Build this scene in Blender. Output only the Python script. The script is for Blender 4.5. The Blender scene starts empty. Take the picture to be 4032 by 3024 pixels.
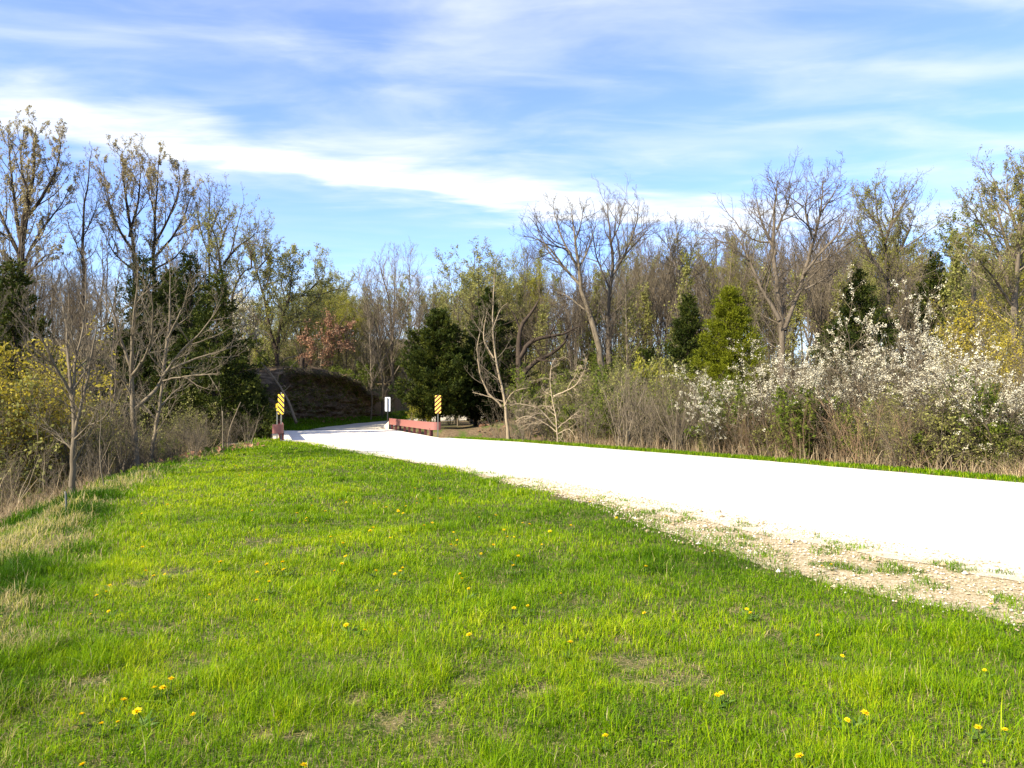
import bpy, math, numpy as np
R = math.radians
sc = bpy.context.scene
COL = sc.collection
# ------------------------------------------------------------------ camera, sky, sun, exposure
EYE = 1.6
FPX = 3024.0                      # focal length in photo pixels (photo 4032 wide)
HOR = 1598.0                      # horizon row in the photo
cam = bpy.data.cameras.new('camera')
cam.sensor_width = 36; cam.lens = 27.0; cam.clip_end = 3000; cam.clip_start = 0.05
co = bpy.data.objects.new('camera', cam); COL.objects.link(co)
co.location = (0, 0, EYE)
co.rotation_euler = (R(90) + math.atan((HOR - 1512) / FPX), 0, 0)
sc.camera = co

SUN_EL = 35.0
SUN_H = np.array([-0.79, -0.61]); SUN_H /= np.linalg.norm(SUN_H)      # horizontal direction towards the sun
sl = bpy.data.lights.new('sun', 'SUN'); sl.energy = 5.0; sl.angle = R(0.5); sl.color = (1.0, 0.90, 0.72)
so = bpy.data.objects.new('sun', sl); COL.objects.link(so)
so.location = (-40, -20, 40)
so.rotation_euler = (R(90 - SUN_EL), 0, math.atan2(SUN_H[1], SUN_H[0]) + R(90))

w = bpy.data.worlds.new("World"); sc.world = w; w.use_nodes = True
nt = w.node_tree; nt.nodes.clear()
def N(t, **k):
    n = nt.nodes.new(t)
    for a, v in k.items():
        setattr(n, a, v)
    return n
def L(a, b): nt.links.new(a, b)
def M(op, a, b=None, c=None, clamp=False):
    n = N('ShaderNodeMath', operation=op); n.use_clamp = clamp
    for i, v in enumerate((a, b, c)):
        if v is None: continue
        if isinstance(v, (int, float)): n.inputs[i].default_value = v
        else: L(v, n.inputs[i])
    return n.outputs[0]
def SS(v, a, b):
    n = N('ShaderNodeMapRange', interpolation_type='SMOOTHSTEP')
    L(v, n.inputs[0]); n.inputs[1].default_value = a; n.inputs[2].default_value = b
    n.inputs[3].default_value = 0; n.inputs[4].default_value = 1
    return n.outputs[0]
sky = N('ShaderNodeTexSky', sky_type='NISHITA'); sky.sun_disc = False
sky.sun_elevation = R(SUN_EL); sky.sun_rotation = math.atan2(SUN_H[0], SUN_H[1])
sky.air_density = 1.0; sky.dust_density = 0.4; sky.ozone_density = 2.0
tc = N('ShaderNodeTexCoord'); sp = N('ShaderNodeSeparateXYZ'); L(tc.outputs['Generated'], sp.inputs[0])
zz = M('MAXIMUM', sp.outputs[2], 0.04)
U = M('DIVIDE', sp.outputs[0], zz); V = M('DIVIDE', sp.outputs[1], zz)
cb = N('ShaderNodeCombineXYZ'); L(U, cb.inputs[0]); L(V, cb.inputs[1])
def noise(scale, detail, rough, rot=0.0, sx=1.0, sy=1.0, dist=0.0, off=0.0):
    mp = N('ShaderNodeMapping'); L(cb.outputs[0], mp.inputs[0])
    mp.inputs['Rotation'].default_value = (0, 0, rot); mp.inputs['Scale'].default_value = (sx, sy, 1)
    mp.inputs['Location'].default_value = (off, off * .7, 0)
    n = N('ShaderNodeTexNoise'); L(mp.outputs[0], n.inputs['Vector'])
    n.inputs['Scale'].default_value = scale; n.inputs['Detail'].default_value = detail
    n.inputs['Roughness'].default_value = rough; n.inputs['Distortion'].default_value = dist
    return n.outputs[0]
n_lo = noise(1.3, 3, .5, off=3.1)
n_mid = noise(3.2, 5, .55, rot=-.5, sx=.6, sy=1.3, dist=.5, off=1.3)
# long cirrus band
bc = M('SUBTRACT', V, M('ADD', M('ADD', 3.62, M('MULTIPLY', U, .45)), M('MULTIPLY', M('MULTIPLY', U, U), -.12)))
bc = M('ADD', bc, M('ADD', M('MULTIPLY', M('SUBTRACT', n_lo, .5), .9), M('MULTIPLY', M('SUBTRACT', n_mid, .5), .7)))
band = M('MULTIPLY', SS(bc, -.50, .10), M('SUBTRACT', 1.0, SS(bc, .14, .48)))
band = M('MULTIPLY', band, M('SUBTRACT', 1.0, M('MULTIPLY', SS(U, .9, 2.2), .6)))
w3 = noise(3.4, 8, .62, rot=.55, sx=.45, sy=1.9, dist=.4, off=4.4)
band = M('MULTIPLY', band, M('ADD', .62, M('MULTIPLY', SS(w3, .34, .62), .38)))
band = M('MULTIPLY', band, M('ADD', .72, M('MULTIPLY', SS(U, -1.7, -.8), .28)))
# wispy veils, stretched
w1 = noise(1.5, 6, .52, rot=.62, sx=.8, sy=1.35, dist=.5, off=7.7)
w2 = noise(2.2, 6, .54, rot=-.85, sx=.7, sy=1.5, dist=.5, off=2.2)
veil = M('ADD', M('MULTIPLY', SS(w1, .38, .74), .55), M('MULTIPLY', SS(w2, .42, .78), .45))
lowclear = M('MULTIPLY', SS(bc, .5, .8), M('SUBTRACT', 1.0, SS(V, 4.9, 6.5)))
lowclear = M('MULTIPLY', lowclear, M('SUBTRACT', 1.0, SS(U, .3, 1.3)))
veil = M('MULTIPLY', veil, M('SUBTRACT', 1.0, M('MULTIPLY', lowclear, .75)))
hz = M('MULTIPLY', SS(V, 4.5, 10.0), .30)
den = M('ADD', M('ADD', M('MULTIPLY', band, .95), M('MULTIPLY', veil, .62)), M('ADD', hz, .05), clamp=True)
hs = N('ShaderNodeHueSaturation'); L(sky.outputs[0], hs.inputs['Color'])
hs.inputs['Hue'].default_value = 0.514; hs.inputs['Saturation'].default_value = 1.06; hs.inputs['Value'].default_value = 1.5
tn = N('ShaderNodeMix', data_type='RGBA', blend_type='MULTIPLY'); L(M('SUBTRACT', 1.0, M('MULTIPLY', SS(sp.outputs[2], .15, .75), .6)), tn.inputs[0])
L(hs.outputs[0], tn.inputs[6]); tn.inputs[7].default_value = (.72, .86, 1.08, 1)
mx = N('ShaderNodeMix', data_type='RGBA'); L(den, mx.inputs[0]); L(tn.outputs[2], mx.inputs[6])
mx.inputs[7].default_value = (5.6, 5.8, 6.1, 1)
bg = N('ShaderNodeBackground'); L(mx.outputs[2], bg.inputs[0]); bg.inputs[1].default_value = 0.078
wo = N('ShaderNodeOutputWorld'); L(bg.outputs[0], wo.inputs[0])

sc.view_settings.view_transform = 'Standard'; sc.view_settings.look = 'None'
sc.view_settings.gamma = 1.0; sc.view_settings.use_curve_mapping = False
sc.view_settings.exposure = 1.45
sc.render.engine = 'CYCLES'
sc.cycles.max_bounces = 6; sc.cycles.diffuse_bounces = 3; sc.cycles.transmission_bounces = 4
sc.cycles.transparent_max_bounces = 6; sc.cycles.caustics_reflective = False; sc.cycles.caustics_refractive = False

# ------------------------------------------------------------------ helpers
rs = np.random.RandomState
def W(px, py, Y):
    """photo pixel at depth Y -> world point"""
    return np.array([(px - 2016) / FPX * Y, Y, EYE + (HOR - py) / FPX * Y])
def sstep(a, b, x):
    t = np.clip((np.asarray(x, float) - a) / (b - a), 0, 1); return t * t * (3 - 2 * t)
_lat = rs(99).rand(256, 256)
def vn(x, y, scale=1.0, s=0):
    x = np.asarray(x, float) * scale + s * 17.31 + 500; y = np.asarray(y, float) * scale + s * 9.77 + 500
    i = np.floor(x).astype(int); j = np.floor(y).astype(int); fx = x - i; fy = y - j
    fx = fx * fx * (3 - 2 * fx); fy = fy * fy * (3 - 2 * fy)
    a = _lat[i % 256, j % 256]; b = _lat[(i + 1) % 256, j % 256]; c = _lat[i % 256, (j + 1) % 256]; d = _lat[(i + 1) % 256, (j + 1) % 256]
    return (a * (1 - fx) + b * fx) * (1 - fy) + (c * (1 - fx) + d * fx) * fy
def fb(x, y, scale=1.0, s=0, o=3):
    t = 0; a = 1; n = 0
    for k in range(o):
        t = t + a * vn(x, y, scale * 2 ** k, s + k * 3); n += a; a *= .5
    return t / n
# road / bridge plan
EL = np.array([(9.5, -1.5), (6.6, 3.4), (4.6, 6.9), (3.1, 9.6), (1.26, 13.4), (-1.37, 19.2), (-6.5, 28.1), (-9.2, 33.6), (-10.5, 35.2), (-12.2, 41.5)])
ER = np.array([(22.0, -3.0), (16.0, 6.2), (10.6, 15.8), (7.3, 22.3), (5.0, 26.1), (0.2, 34.0), (-2.6, 37.4), (-4.0, 39.4), (-4.7, 41.5)])
SH = np.array([(8.0, -1.5), (4.9, 3.4), (3.35, 6.2), (2.5, 7.6), (1.95, 9.6), (1.50, 12.2), (.55, 14.6), (-1.45, 19.2)])
BD = np.array([-.318, .948]); BP = np.array([.948, .318]); BM = np.array([-9.4, 43.6])     # bridge axis, across, middle
def xe(poly, y): return np.interp(y, poly[:, 1], poly[:, 0])
def bank_toe(y): return np.interp(y, [40, 50, 60, 72, 84, 92, 120], [-15.2, -15.4, -15.7, -15.6, -15.0, -12.0, -2.0])
def bank_top(y): return np.interp(y, [50, 56, 65, 73, 80, 88, 110], [3.5, 3.7, 3.9, 4.0, 3.4, 2.4, 2.6])
CR = np.array([(-1.2, -3), (-1.6, 0), (-3.2, 4.8), (-4.7, 8), (-7.1, 13.7), (-9.0, 21), (-10.6, 32), (-11.4, 36), (-13, 42)])
def h(x, y):
    x = np.asarray(x, float); y = np.asarray(y, float)
    z = np.zeros(np.broadcast(x, y).shape)
    s = np.maximum(0, xe(CR, y) - x)
    z = z - 2.6 * (1 - np.exp(-(s / 4.0) ** 2)) * (1 - sstep(40, 48, y + .36 * (x + 9)))
    z = z + (fb(x, y, .6, 1) - .5) * .16 * sstep(.6, 2.5, xe(EL, y) - x) * (y < 36)
    # ditch and woods to the right of the road
    e = x - xe(ER, y)
    z = z - .35 * sstep(.9, 2.6, e) * (y < 39)
    z = z + .12 * np.maximum(0, y - 42) * sstep(-4, 4, x) * (1 - .5 * sstep(60, 130, y))
    z = z + .10 * np.maximum(0, y - 86) * (1 - sstep(-4, 4, x))
    # ravine under the bridge
    t = (x - BM[0]) * BD[0] + (y - BM[1]) * BD[1]; a = (x - BM[0]) * BP[0] + (y - BM[1]) * BP[1]
    z = z - 2.7 * (1 - sstep(3.6, 6.6, np.abs(t + .6 * np.sin(a * .25) + 1.3 * sstep(4, 7, a)))) * (1 - sstep(15, 24, a)) * (1 - .45 * sstep(12, 20, -a))
    # cut bank to the left of the far road
    s2 = bank_toe(y) - x
    z = z + (bank_top(y) * sstep(1.3, 3.0, s2) + .45 * sstep(-.6, 1.2, s2) + .05 * np.clip(s2 - 3, 0, 30)) * sstep(4.8, 9.5, t)
    z = z + (fb(x, y, .25, 5) - .5) * .5 * sstep(3, 9, np.maximum(np.maximum(e, -x - 9.5), y - 90)) 
    return z
def G(px, py, lift=0.0):
    """photo pixel -> point on the ground"""
    dx = (px - 2016) / FPX; dz = (HOR - py) / FPX
    ys = np.arange(2.0, 60, .02); gap = EYE + dz * ys - h(dx * ys, ys) - lift
    k = np.argmax(gap < 0) if (gap < 0).any() and abs(dx * ys[np.argmax(gap < 0)]) < 40 else np.argmin(gap)
    if ys[k] > 45 or not (gap < 0).any(): k = np.argmin(np.where(ys < 32, gap, 9))
    Y = float(ys[k])
    return np.array([dx * Y, Y, float(h(dx * Y, Y))])

class MB:
    """collects polygons and builds ONE mesh"""
    def __init__(s): s.v = []; s.f = []; s.n = 0
    def add(s, v, f, mat=0, var=None, smooth=True):
        v = np.asarray(v, np.float32).reshape(-1, 3); f = np.asarray(f, np.int64)
        if len(f) == 0: return
        if var is None: var = np.full(len(f), .5)
        s.f.append((f + s.n, np.full(len(f), mat), np.asarray(var, np.float32), smooth)); s.v.append(v); s.n += len(v)
    def box(s, c, d, mat=0, rz=0.0, var=None):
        x, y, z = np.array(d) / 2
        v = np.array([(-x, -y, -z), (x, -y, -z), (x, y, -z), (-x, y, -z), (-x, -y, z), (x, -y, z), (x, y, z), (-x, y, z)])
        cs, sn = math.cos(rz), math.sin(rz)
        v = np.stack([v[:, 0] * cs - v[:, 1] * sn, v[:, 0] * sn + v[:, 1] * cs, v[:, 2]], 1) + np.array(c)
        s.add(v, [(0, 3, 2, 1), (4, 5, 6, 7), (0, 1, 5, 4), (1, 2, 6, 5), (2, 3, 7, 6), (3, 0, 4, 7)], mat, smooth=False)
    def tubes(s, P, Rr, S=6, mat=0, var=None, caps=False):
        P = np.asarray(P, float); n, K, _ = P.shape; Rr = np.asarray(Rr, float)
        T = np.gradient(P, axis=1); T /= np.linalg.norm(T, axis=2, keepdims=True) + 1e-9
        m = T.mean(1); ref = np.where(np.abs(m[:, 2:3]) > .8, np.array([[1., 0, 0]]), np.array([[0, 0, 1.]]))
        u = np.cross(T, ref[:, None, :]); u /= np.linalg.norm(u, axis=2, keepdims=True) + 1e-9
        vv = np.cross(T, u)
        a = np.arange(S) * 2 * math.pi / S
        ring = P[:, :, None, :] + Rr[:, :, None, None] * (u[:, :, None, :] * np.cos(a)[None, None, :, None] + vv[:, :, None, :] * np.sin(a)[None, None, :, None])
        idx = np.arange(n * K * S).reshape(n, K, S)
        A = idx[:, :-1, :]; B = np.roll(A, -1, 2); D = idx[:, 1:, :]; C = np.roll(D, -1, 2)
        f = np.stack([A, B, C, D], -1).reshape(-1, 4)
        va = None if var is None else np.repeat(np.asarray(var), (K - 1) * S)
        s.add(ring.reshape(-1, 3), f, mat, va)
        if caps and S > 3:
            base = s.n - n * K * S
            for i in range(n):
                for k in (0, K - 1):
                    r = idx[i, k] + base
                    r = r if k else r[::-1]
                    s.f.append((np.array([r]), np.array([mat]), np.array([.5], np.float32), False))
    def cards(s, C, A, B, mat=0, var=None):
        """small leaf faces: centre, half-length vector, half-width vector (a pointed four-sided leaf)"""
        n = len(C); v = np.stack([C - A, C + B * 1.0 - A * .1, C + A, C - B - A * .1], 1).reshape(-1, 3)
        s.add(v, np.arange(n * 4).reshape(n, 4), mat, var, smooth=False)
    def mesh(s, name, mats):
        me = bpy.data.meshes.new(name)
        if s.n == 0: return me
        V_ = np.concatenate(s.v); me.vertices.add(len(V_)); me.vertices.foreach_set('co', V_.ravel())
        lt = np.concatenate([np.full(len(f), f.shape[1]) for f, *_ in s.f]); li = np.concatenate([f.ravel() for f, *_ in s.f])
        me.loops.add(len(li)); me.loops.foreach_set('vertex_index', li.astype(np.int32))
        me.polygons.add(len(lt)); st = np.concatenate([[0], np.cumsum(lt)[:-1]])
        me.polygons.foreach_set('loop_start', st.astype(np.int32))
        me.polygons.foreach_set('material_index', np.concatenate([m for _, m, _, _ in s.f]).astype(np.int32))
        me.polygons.foreach_set('use_smooth', np.concatenate([np.full(len(f), sm) for f, _, _, sm in s.f]))
        at = me.attributes.new('var', 'FLOAT', 'FACE'); at.data.foreach_set('value', np.concatenate([v for *_, v, _ in s.f]).astype(np.float32))
        for m in (mats if isinstance(mats, (list, tuple)) else [mats]): me.materials.append(m)
        me.update(calc_edges=True)
        return me
def link(name, me, parent=None, loc=None):
    o = bpy.data.objects.new(name, me); COL.objects.link(o)
    if parent is not None: o.parent = parent
    if loc is not None: o.location = loc
    return o
def tag(o, label=None, cat=None, group=None, kind=None):
    if label: o['label'] = label
    if cat: o['category'] = cat
    if group: o['group'] = group
    if kind: o['kind'] = kind
    return o
def place(name, parts, loc, label, cat, group=None, rz=0.0, s=1.0, sz=None):
    """a thing: an Empty at its base with one child per part; the part meshes may be shared with its look-alikes"""
    r = bpy.data.objects.new(name, None); r.empty_display_size = .2; COL.objects.link(r)
    r.location = [float(a) for a in loc]; r.rotation_euler = (0, 0, rz); r.scale = (s, s, s if sz is None else sz)
    tag(r, label, cat, group)
    for pn, me in parts: link(pn, me, r)
    return r

# ------------------------------------------------------------------ materials
def mat(name):
    m = bpy.data.materials.new(name); m.use_nodes = True
    t = m.node_tree; t.nodes.clear(); return m, t
class NT:
    def __init__(s, t): s.t = t
    def n(s, ty, **k):
        x = s.t.nodes.new(ty)
        for a, v in k.items(): setattr(x, a, v)
        return x
    def l(s, a, b): s.t.links.new(a, b)
    def ramp(s, fac, stops):
        r = s.n('ShaderNodeValToRGB'); s.l(fac, r.inputs[0]); e = r.color_ramp.elements
        while len(e) > 1: e.remove(e[0])
        e[0].position = stops[0][0]; e[0].color = (*stops[0][1], 1)
        for p, c in stops[1:]:
            q = e.new(p); q.color = (*c, 1)
        return r.outputs[0]
    def noise(s, scale, detail=4, rough=.55, coord='Object', sxyz=(1, 1, 1)):
        c = s.n('ShaderNodeTexCoord'); mp = s.n('ShaderNodeMapping'); s.l(c.outputs[coord], mp.inputs[0]); mp.inputs['Scale'].default_value = sxyz
        x = s.n('ShaderNodeTexNoise'); s.l(mp.outputs[0], x.inputs['Vector'])
        x.inputs['Scale'].default_value = scale; x.inputs['Detail'].default_value = detail; x.inputs['Roughness'].default_value = rough
        return x.outputs[0]
    def math(s, op, a, b=0.0, clamp=False):
        x = s.n('ShaderNodeMath', operation=op); x.use_clamp = clamp
        for i, v in enumerate((a, b)):
            if isinstance(v, (int, float)): x.inputs[i].default_value = v
            else: s.l(v, x.inputs[i])
        return x.outputs[0]
    def mix(s, f, a, b, mode='MIX'):
        x = s.n('ShaderNodeMix', data_type='RGBA', blend_type=mode)
        for i, v in ((0, f), (6, a), (7, b)):
            if isinstance(v, (int, float)): x.inputs[i].default_value = v
            elif isinstance(v, tuple): x.inputs[i].default_value = (*v, 1)
            else: s.l(v, x.inputs[i])
        return x.outputs[2]
    def attr(s, name):
        a = s.n('ShaderNodeAttribute'); a.attribute_name = name; return a.outputs['Fac']
    def out(s, col, rough=.8, bump=None, bstr=.4, bdist=.02, spec=.3, metal=0.0):
        p = s.n('ShaderNodeBsdfPrincipled'); o = s.n('ShaderNodeOutputMaterial')
        if isinstance(col, tuple): p.inputs['Base Color'].default_value = (*col, 1)
        else: s.l(col, p.inputs['Base Color'])
        p.inputs['Roughness'].default_value = rough; p.inputs['Specular IOR Level'].default_value = spec; p.inputs['Metallic'].default_value = metal
        if bump is not None:
            b = s.n('ShaderNodeBump'); b.inputs['Strength'].default_value = bstr; b.inputs['Distance'].default_value = bdist
            s.l(bump, b.inputs['Height']); s.l(b.outputs[0], p.inputs['Normal'])
        s.l(p.outputs[0], o.inputs[0]); return p
def bark(name, c1, c2, scale=6.0):
    c1 = tuple(1.0 * a for a in c1); c2 = tuple(1.02 * a for a in c2)
    m, t = mat(name); q = NT(t)
    nz = q.noise(scale, 5, .65, sxyz=(1, 1, .25))
    ob = q.n('ShaderNodeObjectInfo')
    c = q.ramp(nz, [(.3, c1), (.7, c2)])
    c = q.mix(q.math('MULTIPLY', ob.outputs['Random'], .75), c, tuple(.5 * a for a in c1))
    q.out(c, .9, q.noise(scale * 4, 4, .6, sxyz=(1, 1, .3)), .5, .02, spec=.15); return m
def leafmat(name, stops, trans=.35, rough=.6, rnd=.25):
    stops = [(p_, tuple(.95 * a for a in c_)) for p_, c_ in stops]
    m, t = mat(name); q = NT(t)
    ob = q.n('ShaderNodeObjectInfo')
    v = q.math('ADD', q.attr('var'), q.math('MULTIPLY', q.math('SUBTRACT', ob.outputs['Random'], .5), rnd), clamp=True)
    c = q.ramp(v, stops)
    p = q.n('ShaderNodeBsdfPrincipled'); q.l(c, p.inputs['Base Color']); p.inputs['Roughness'].default_value = rough; p.inputs['Specular IOR Level'].default_value = .10
    tr = q.n('ShaderNodeBsdfTranslucent'); q.l(c, tr.inputs[0])
    ms = q.n('ShaderNodeMixShader'); ms.inputs[0].default_value = trans
    q.l(p.outputs[0], ms.inputs[1]); q.l(tr.outputs[0], ms.inputs[2])
    o = q.n('ShaderNodeOutputMaterial'); q.l(ms.outputs[0], o.inputs[0]); return m
def paint(name, c, rough=.55, scale=9.0, dirt=(.12, .08, .05), amt=.45, spec=.35):
    m, t = mat(name); q = NT(t)
    f = q.math('MULTIPLY', q.ramp(q.noise(scale, 5, .65), [(.45, (0, 0, 0)), (.75, (1, 1, 1))]), amt)
    q.out(q.mix(f, c, dirt), rough, q.noise(scale * 6, 3), .15, .005, spec); return m

B_GREY = bark('bark_grey', (.092, .073, .052), (.205, .166, .120))
B_TAN = bark('bark_tan', (.115, .092, .062), (.255, .208, .142))
B_PALE = bark('bark_pale', (.22, .17, .105), (.43, .345, .235))
B_DARK = bark('bark_dark', (.030, .022, .016), (.085, .062, .044))
B_RED = bark('bark_reddish', (.12, .078, .045), (.27, .18, .105))
B_TWIG = bark('bark_twig', (.096, .077, .049), (.21, .168, .107))
F_CEDAR = leafmat('foliage_cedar', [(0, (.012, .021, .004)), (.5, (.034, .048, .007)), (1, (.10, .11, .014))], .25)
F_CEDARY = leafmat('foliage_cedar_olive', [(0, (.07, .085, .005)), (.5, (.15, .17, .008)), (1, (.25, .26, .016))], .28)
F_GREEN = leafmat('leaves_spring_green', [(0, (.065, .092, .012)), (.5, (.125, .165, .02)), (1, (.24, .275, .04))], .5)
F_LIME = leafmat('leaves_yellow_green', [(0, (.17, .18, .02)), (.5, (.29, .28, .035)), (1, (.42, .39, .06))], .5)
F_BUD = leafmat('buds_tan', [(0, (.20, .155, .07)), (.5, (.36, .30, .15)), (1, (.50, .43, .24))], .45)
F_BUDG = leafmat('buds_green', [(0, (.16, .16, .035)), (.5, (.27, .27, .07)), (1, (.42, .40, .14))], .5)
F_YEL = leafmat('leaves_yellow', [(0, (.20, .165, .015)), (.5, (.38, .31, .03)), (1, (.58, .48, .09))], .45)
F_BROWN = leafmat('leaves_russet', [(0, (.17, .085, .045)), (.5, (.33, .18, .105)), (1, (.52, .32, .20))], .4)
F_WHITE = leafmat('blossom_white', [(0, (.46, .41, .27)), (.5, (.66, .61, .44)), (1, (.82, .79, .64))], .3, rnd=.1)
F_DRY = leafmat('dry_stalks', [(0, (.20, .13, .07)), (.5, (.38, .28, .16)), (1, (.58, .46, .28))], .25)
GRASS = leafmat('grass_blades', [(0, (.030, .085, .001)), (.35, (.118, .232, .0015)), (.68, (.25, .37, .003)), (.88, (.44, .50, .01)), (.94, (.42, .34, .13)), (1, (.56, .46, .25))], .42, .5, 0)
# ------------------------------------------------------------------ ground
gx = np.concatenate([-np.geomspace(26, 320, 34)[::-1], np.arange(-25.7, 14, .36), np.geomspace(14.2, 320, 40)])
gy = np.concatenate([-np.geomspace(3.2, 120, 18)[::-1], np.arange(-3, 92, .42), np.geomspace(92.5, 420, 34)])
X, Y = np.meshgrid(gx, gy, indexing='ij'); Z = h(X, Y)
# sink the sheet a little below the road, the shoulder and the bridge deck
def lawn_mask(x, y):
    return sstep(-.15, .25, xe(SH, y) * (y < 18) + xe(EL, y) * (y >= 18) - x) * (1 - sstep(2.0, 4.0, xe(CR, y) - x)) * (1 - sstep(33, 36, y))
mb = MB(); nx, ny = len(gx), len(gy)
idx = np.arange(nx * ny).reshape(nx, ny)
mb.add(np.stack([X, Y, Z], -1).reshape(-1, 3), np.stack([idx[:-1, :-1], idx[1:, :-1], idx[1:, 1:], idx[:-1, 1:]], -1).reshape(-1, 4))
m, t = mat('ground'); q = NT(t)
lw = q.attr('lawn')
n1 = q.noise(.9, 5, .6); n2 = q.noise(9, 5, .65); n3 = q.noise(60, 3, .6)
lawnc = q.mix(q.ramp(n2, [(.42, (0, 0, 0)), (.62, (1, 1, 1))]), (.03, .052, .004), (.13, .11, .04))  # dark green lowered to stand in for shade between the grass blades
lawnc = q.mix(q.ramp(n3, [(.5, (0, 0, 0)), (.75, (1, 1, 1))]), lawnc, (.30, .24, .13))
litc = q.ramp(n2, [(.25, (.055, .038, .022)), (.5, (.13, .092, .052)), (.8, (.25, .18, .11))])
litc = q.mix(q.ramp(n1, [(.5, (0, 0, 0)), (.62, (1, 1, 1))]), litc, (.07, .10, .02))
q.out(q.mix(lw, litc, lawnc), .95, n3, .6, .03, spec=.1)
gme = mb.mesh('ground', m)
at = gme.attributes.new('lawn', 'FLOAT', 'POINT'); at.data.foreach_set('value', lawn_mask(X, Y).astype(np.float32).ravel())
tag(link('ground', gme), kind='structure')

def strip(name, left, right, ys, material, lift, n=22, jl=.0, jr=.0, sd=0, drop=True):
    """a sheet draped on the ground between two plan lines, with ragged edges; keeps the distance from its left edge"""
    ys = np.asarray(ys); xl = xe(left, ys); xr = xe(right, ys)
    xl = xl + (fb(xl, ys, 1.6, 20 + sd, 4) - .5) * 2 * jl; xr = xr + (fb(xr, ys, 1.6, 40 + sd, 4) - .5) * 2 * jr
    k = np.linspace(0, 1, n); k = k ** 1.0
    Xs = xl[:, None] * (1 - k) + xr[:, None] * k; Ys = np.repeat(ys[:, None], n, 1)
    Zs = h(Xs, Ys) + lift
    b = MB(); i = np.arange(len(ys) * n).reshape(len(ys), n)
    b.add(np.stack([Xs, Ys, Zs], -1).reshape(-1, 3), np.stack([i[:-1, :-1], i[:-1, 1:], i[1:, 1:], i[1:, :-1]], -1).reshape(-1, 4))
    me = b.mesh(name, material)
    a = me.attributes.new('edge', 'FLOAT', 'POINT'); a.data.foreach_set('value', (Xs - xl[:, None]).astype(np.float32).ravel())
    return tag(link(name, me), kind='structure')
m, t = mat('white_limestone_gravel'); q = NT(t)
sp1 = q.noise(95, 2, .7); sp2 = q.noise(1.1, 4, .6); vor = q.n('ShaderNodeTexVoronoi'); vor.inputs['Scale'].default_value = 55
cc = q.n('ShaderNodeTexCoord'); q.l(cc.outputs['Object'], vor.inputs['Vector'])
c = q.ramp(vor.outputs['Distance'], [(.0, (.70, .67, .60)), (.45, (.66, .63, .55)), (.75, (.40, .36, .29))])
c = q.mix(q.ramp(sp1, [(.60, (0, 0, 0)), (.72, (1, 1, 1))]), c, (.30, .24, .16))
c = q.mix(q.math('MULTIPLY', q.ramp(sp2, [(.45, (0, 0, 0)), (.7, (1, 1, 1))]), .25), c, (.54, .49, .39))
ed = q.attr('edge'); edm = q.math('SUBTRACT', 1.0, q.math('DIVIDE', q.math('ADD', ed, q.math('MULTIPLY', q.math('SUBTRACT', q.noise(3.0, 5, .6), .5), 2.2)), .9), clamp=True)
c = q.mix(q.math('MULTIPLY', edm, .75), c, (.40, .32, .19))
q.out(c, .9, vor.outputs['Distance'], .35, .012, spec=.2); M_ROAD = m
m, t = mat('beige_gravel'); q = NT(t)
vor = q.n('ShaderNodeTexVoronoi'); vor.inputs['Scale'].default_value = 75
cc = q.n('ShaderNodeTexCoord'); q.l(cc.outputs['Object'], vor.inputs['Vector'])
c = q.ramp(q.noise(14, 5, .7), [(.3, (.16, .115, .055)), (.5, (.29, .225, .115)), (.7, (.40, .34, .21))])
sepc = q.n('ShaderNodeSeparateColor'); q.l(vor.outputs['Color'], sepc.inputs[0])
c = q.mix(q.ramp(sepc.outputs[0], [(.55, (0, 0, 0)), (.9, (1, 1, 1))]), c, (.48, .42, .30))
q.out(c, .95, vor.outputs['Distance'], .4, .012, spec=.15); M_SHOULDER = m
strip('gravel_shoulder', SH, EL + np.array([.5, 0]), np.concatenate([np.arange(-1.4, 12, .06), np.arange(12, 19.2, .12)]), M_SHOULDER, .006, 10, .18, .0, 3)
strip('gravel_road', EL, ER, np.concatenate([np.arange(-1.4, 16, .06), np.arange(16, 40.5, .12)]), M_ROAD, .012, 26, .30, .10, 7)

# loose stones on the shoulder and along the road edge
r = rs(5); n = 8500
yy = r.uniform(3.4, 17, n) ** 1.0; a = r.rand(n) ** .8
xx = xe(SH, yy) - .25 + a * (xe(EL, yy) - xe(SH, yy) + 1.2)
sz = r.uniform(.006, .017, n) * (1 + (r.rand(n) > .97) * 1.2)
oc = np.array([(1, 0, 0), (0, 1, 0), (-1, 0, 0), (0, -1, 0), (0, 0, .8), (0, 0, -.8)], float)
v = oc[None] * sz[:, None, None] * r.uniform(.6, 1.3, (n, 6, 3)); ang = r.rand(n) * 6.28
v = np.stack([v[..., 0] * np.cos(ang)[:, None] - v[..., 1] * np.sin(ang)[:, None], v[..., 0] * np.sin(ang)[:, None] + v[..., 1] * np.cos(ang)[:, None], v[..., 2]], -1)
v += np.stack([xx, yy, h(xx, yy) + .012 + sz * .35], -1)[:, None, :]
fo = np.array([(0, 1, 4), (1, 2, 4), (2, 3, 4), (3, 0, 4), (1, 0, 5), (2, 1, 5), (3, 2, 5), (0, 3, 5)])
b = MB(); b.add(v.reshape(-1, 3), (fo[None] + (np.arange(n) * 6)[:, None, None]).reshape(-1, 3), 0, np.repeat(r.rand(n), 8), smooth=False)
m, t = mat('loose_stone'); q = NT(t)
q.out(q.ramp(q.attr('var'), [(0, (.24, .18, .10)), (.5, (.40, .33, .21)), (1, (.62, .57, .47))]), .9); M_STONE = m
tag(link('loose_stones', b.mesh('loose_stones', m)), 'loose pale limestone chips scattered over the road shoulder', 'gravel', kind='stuff')

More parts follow.
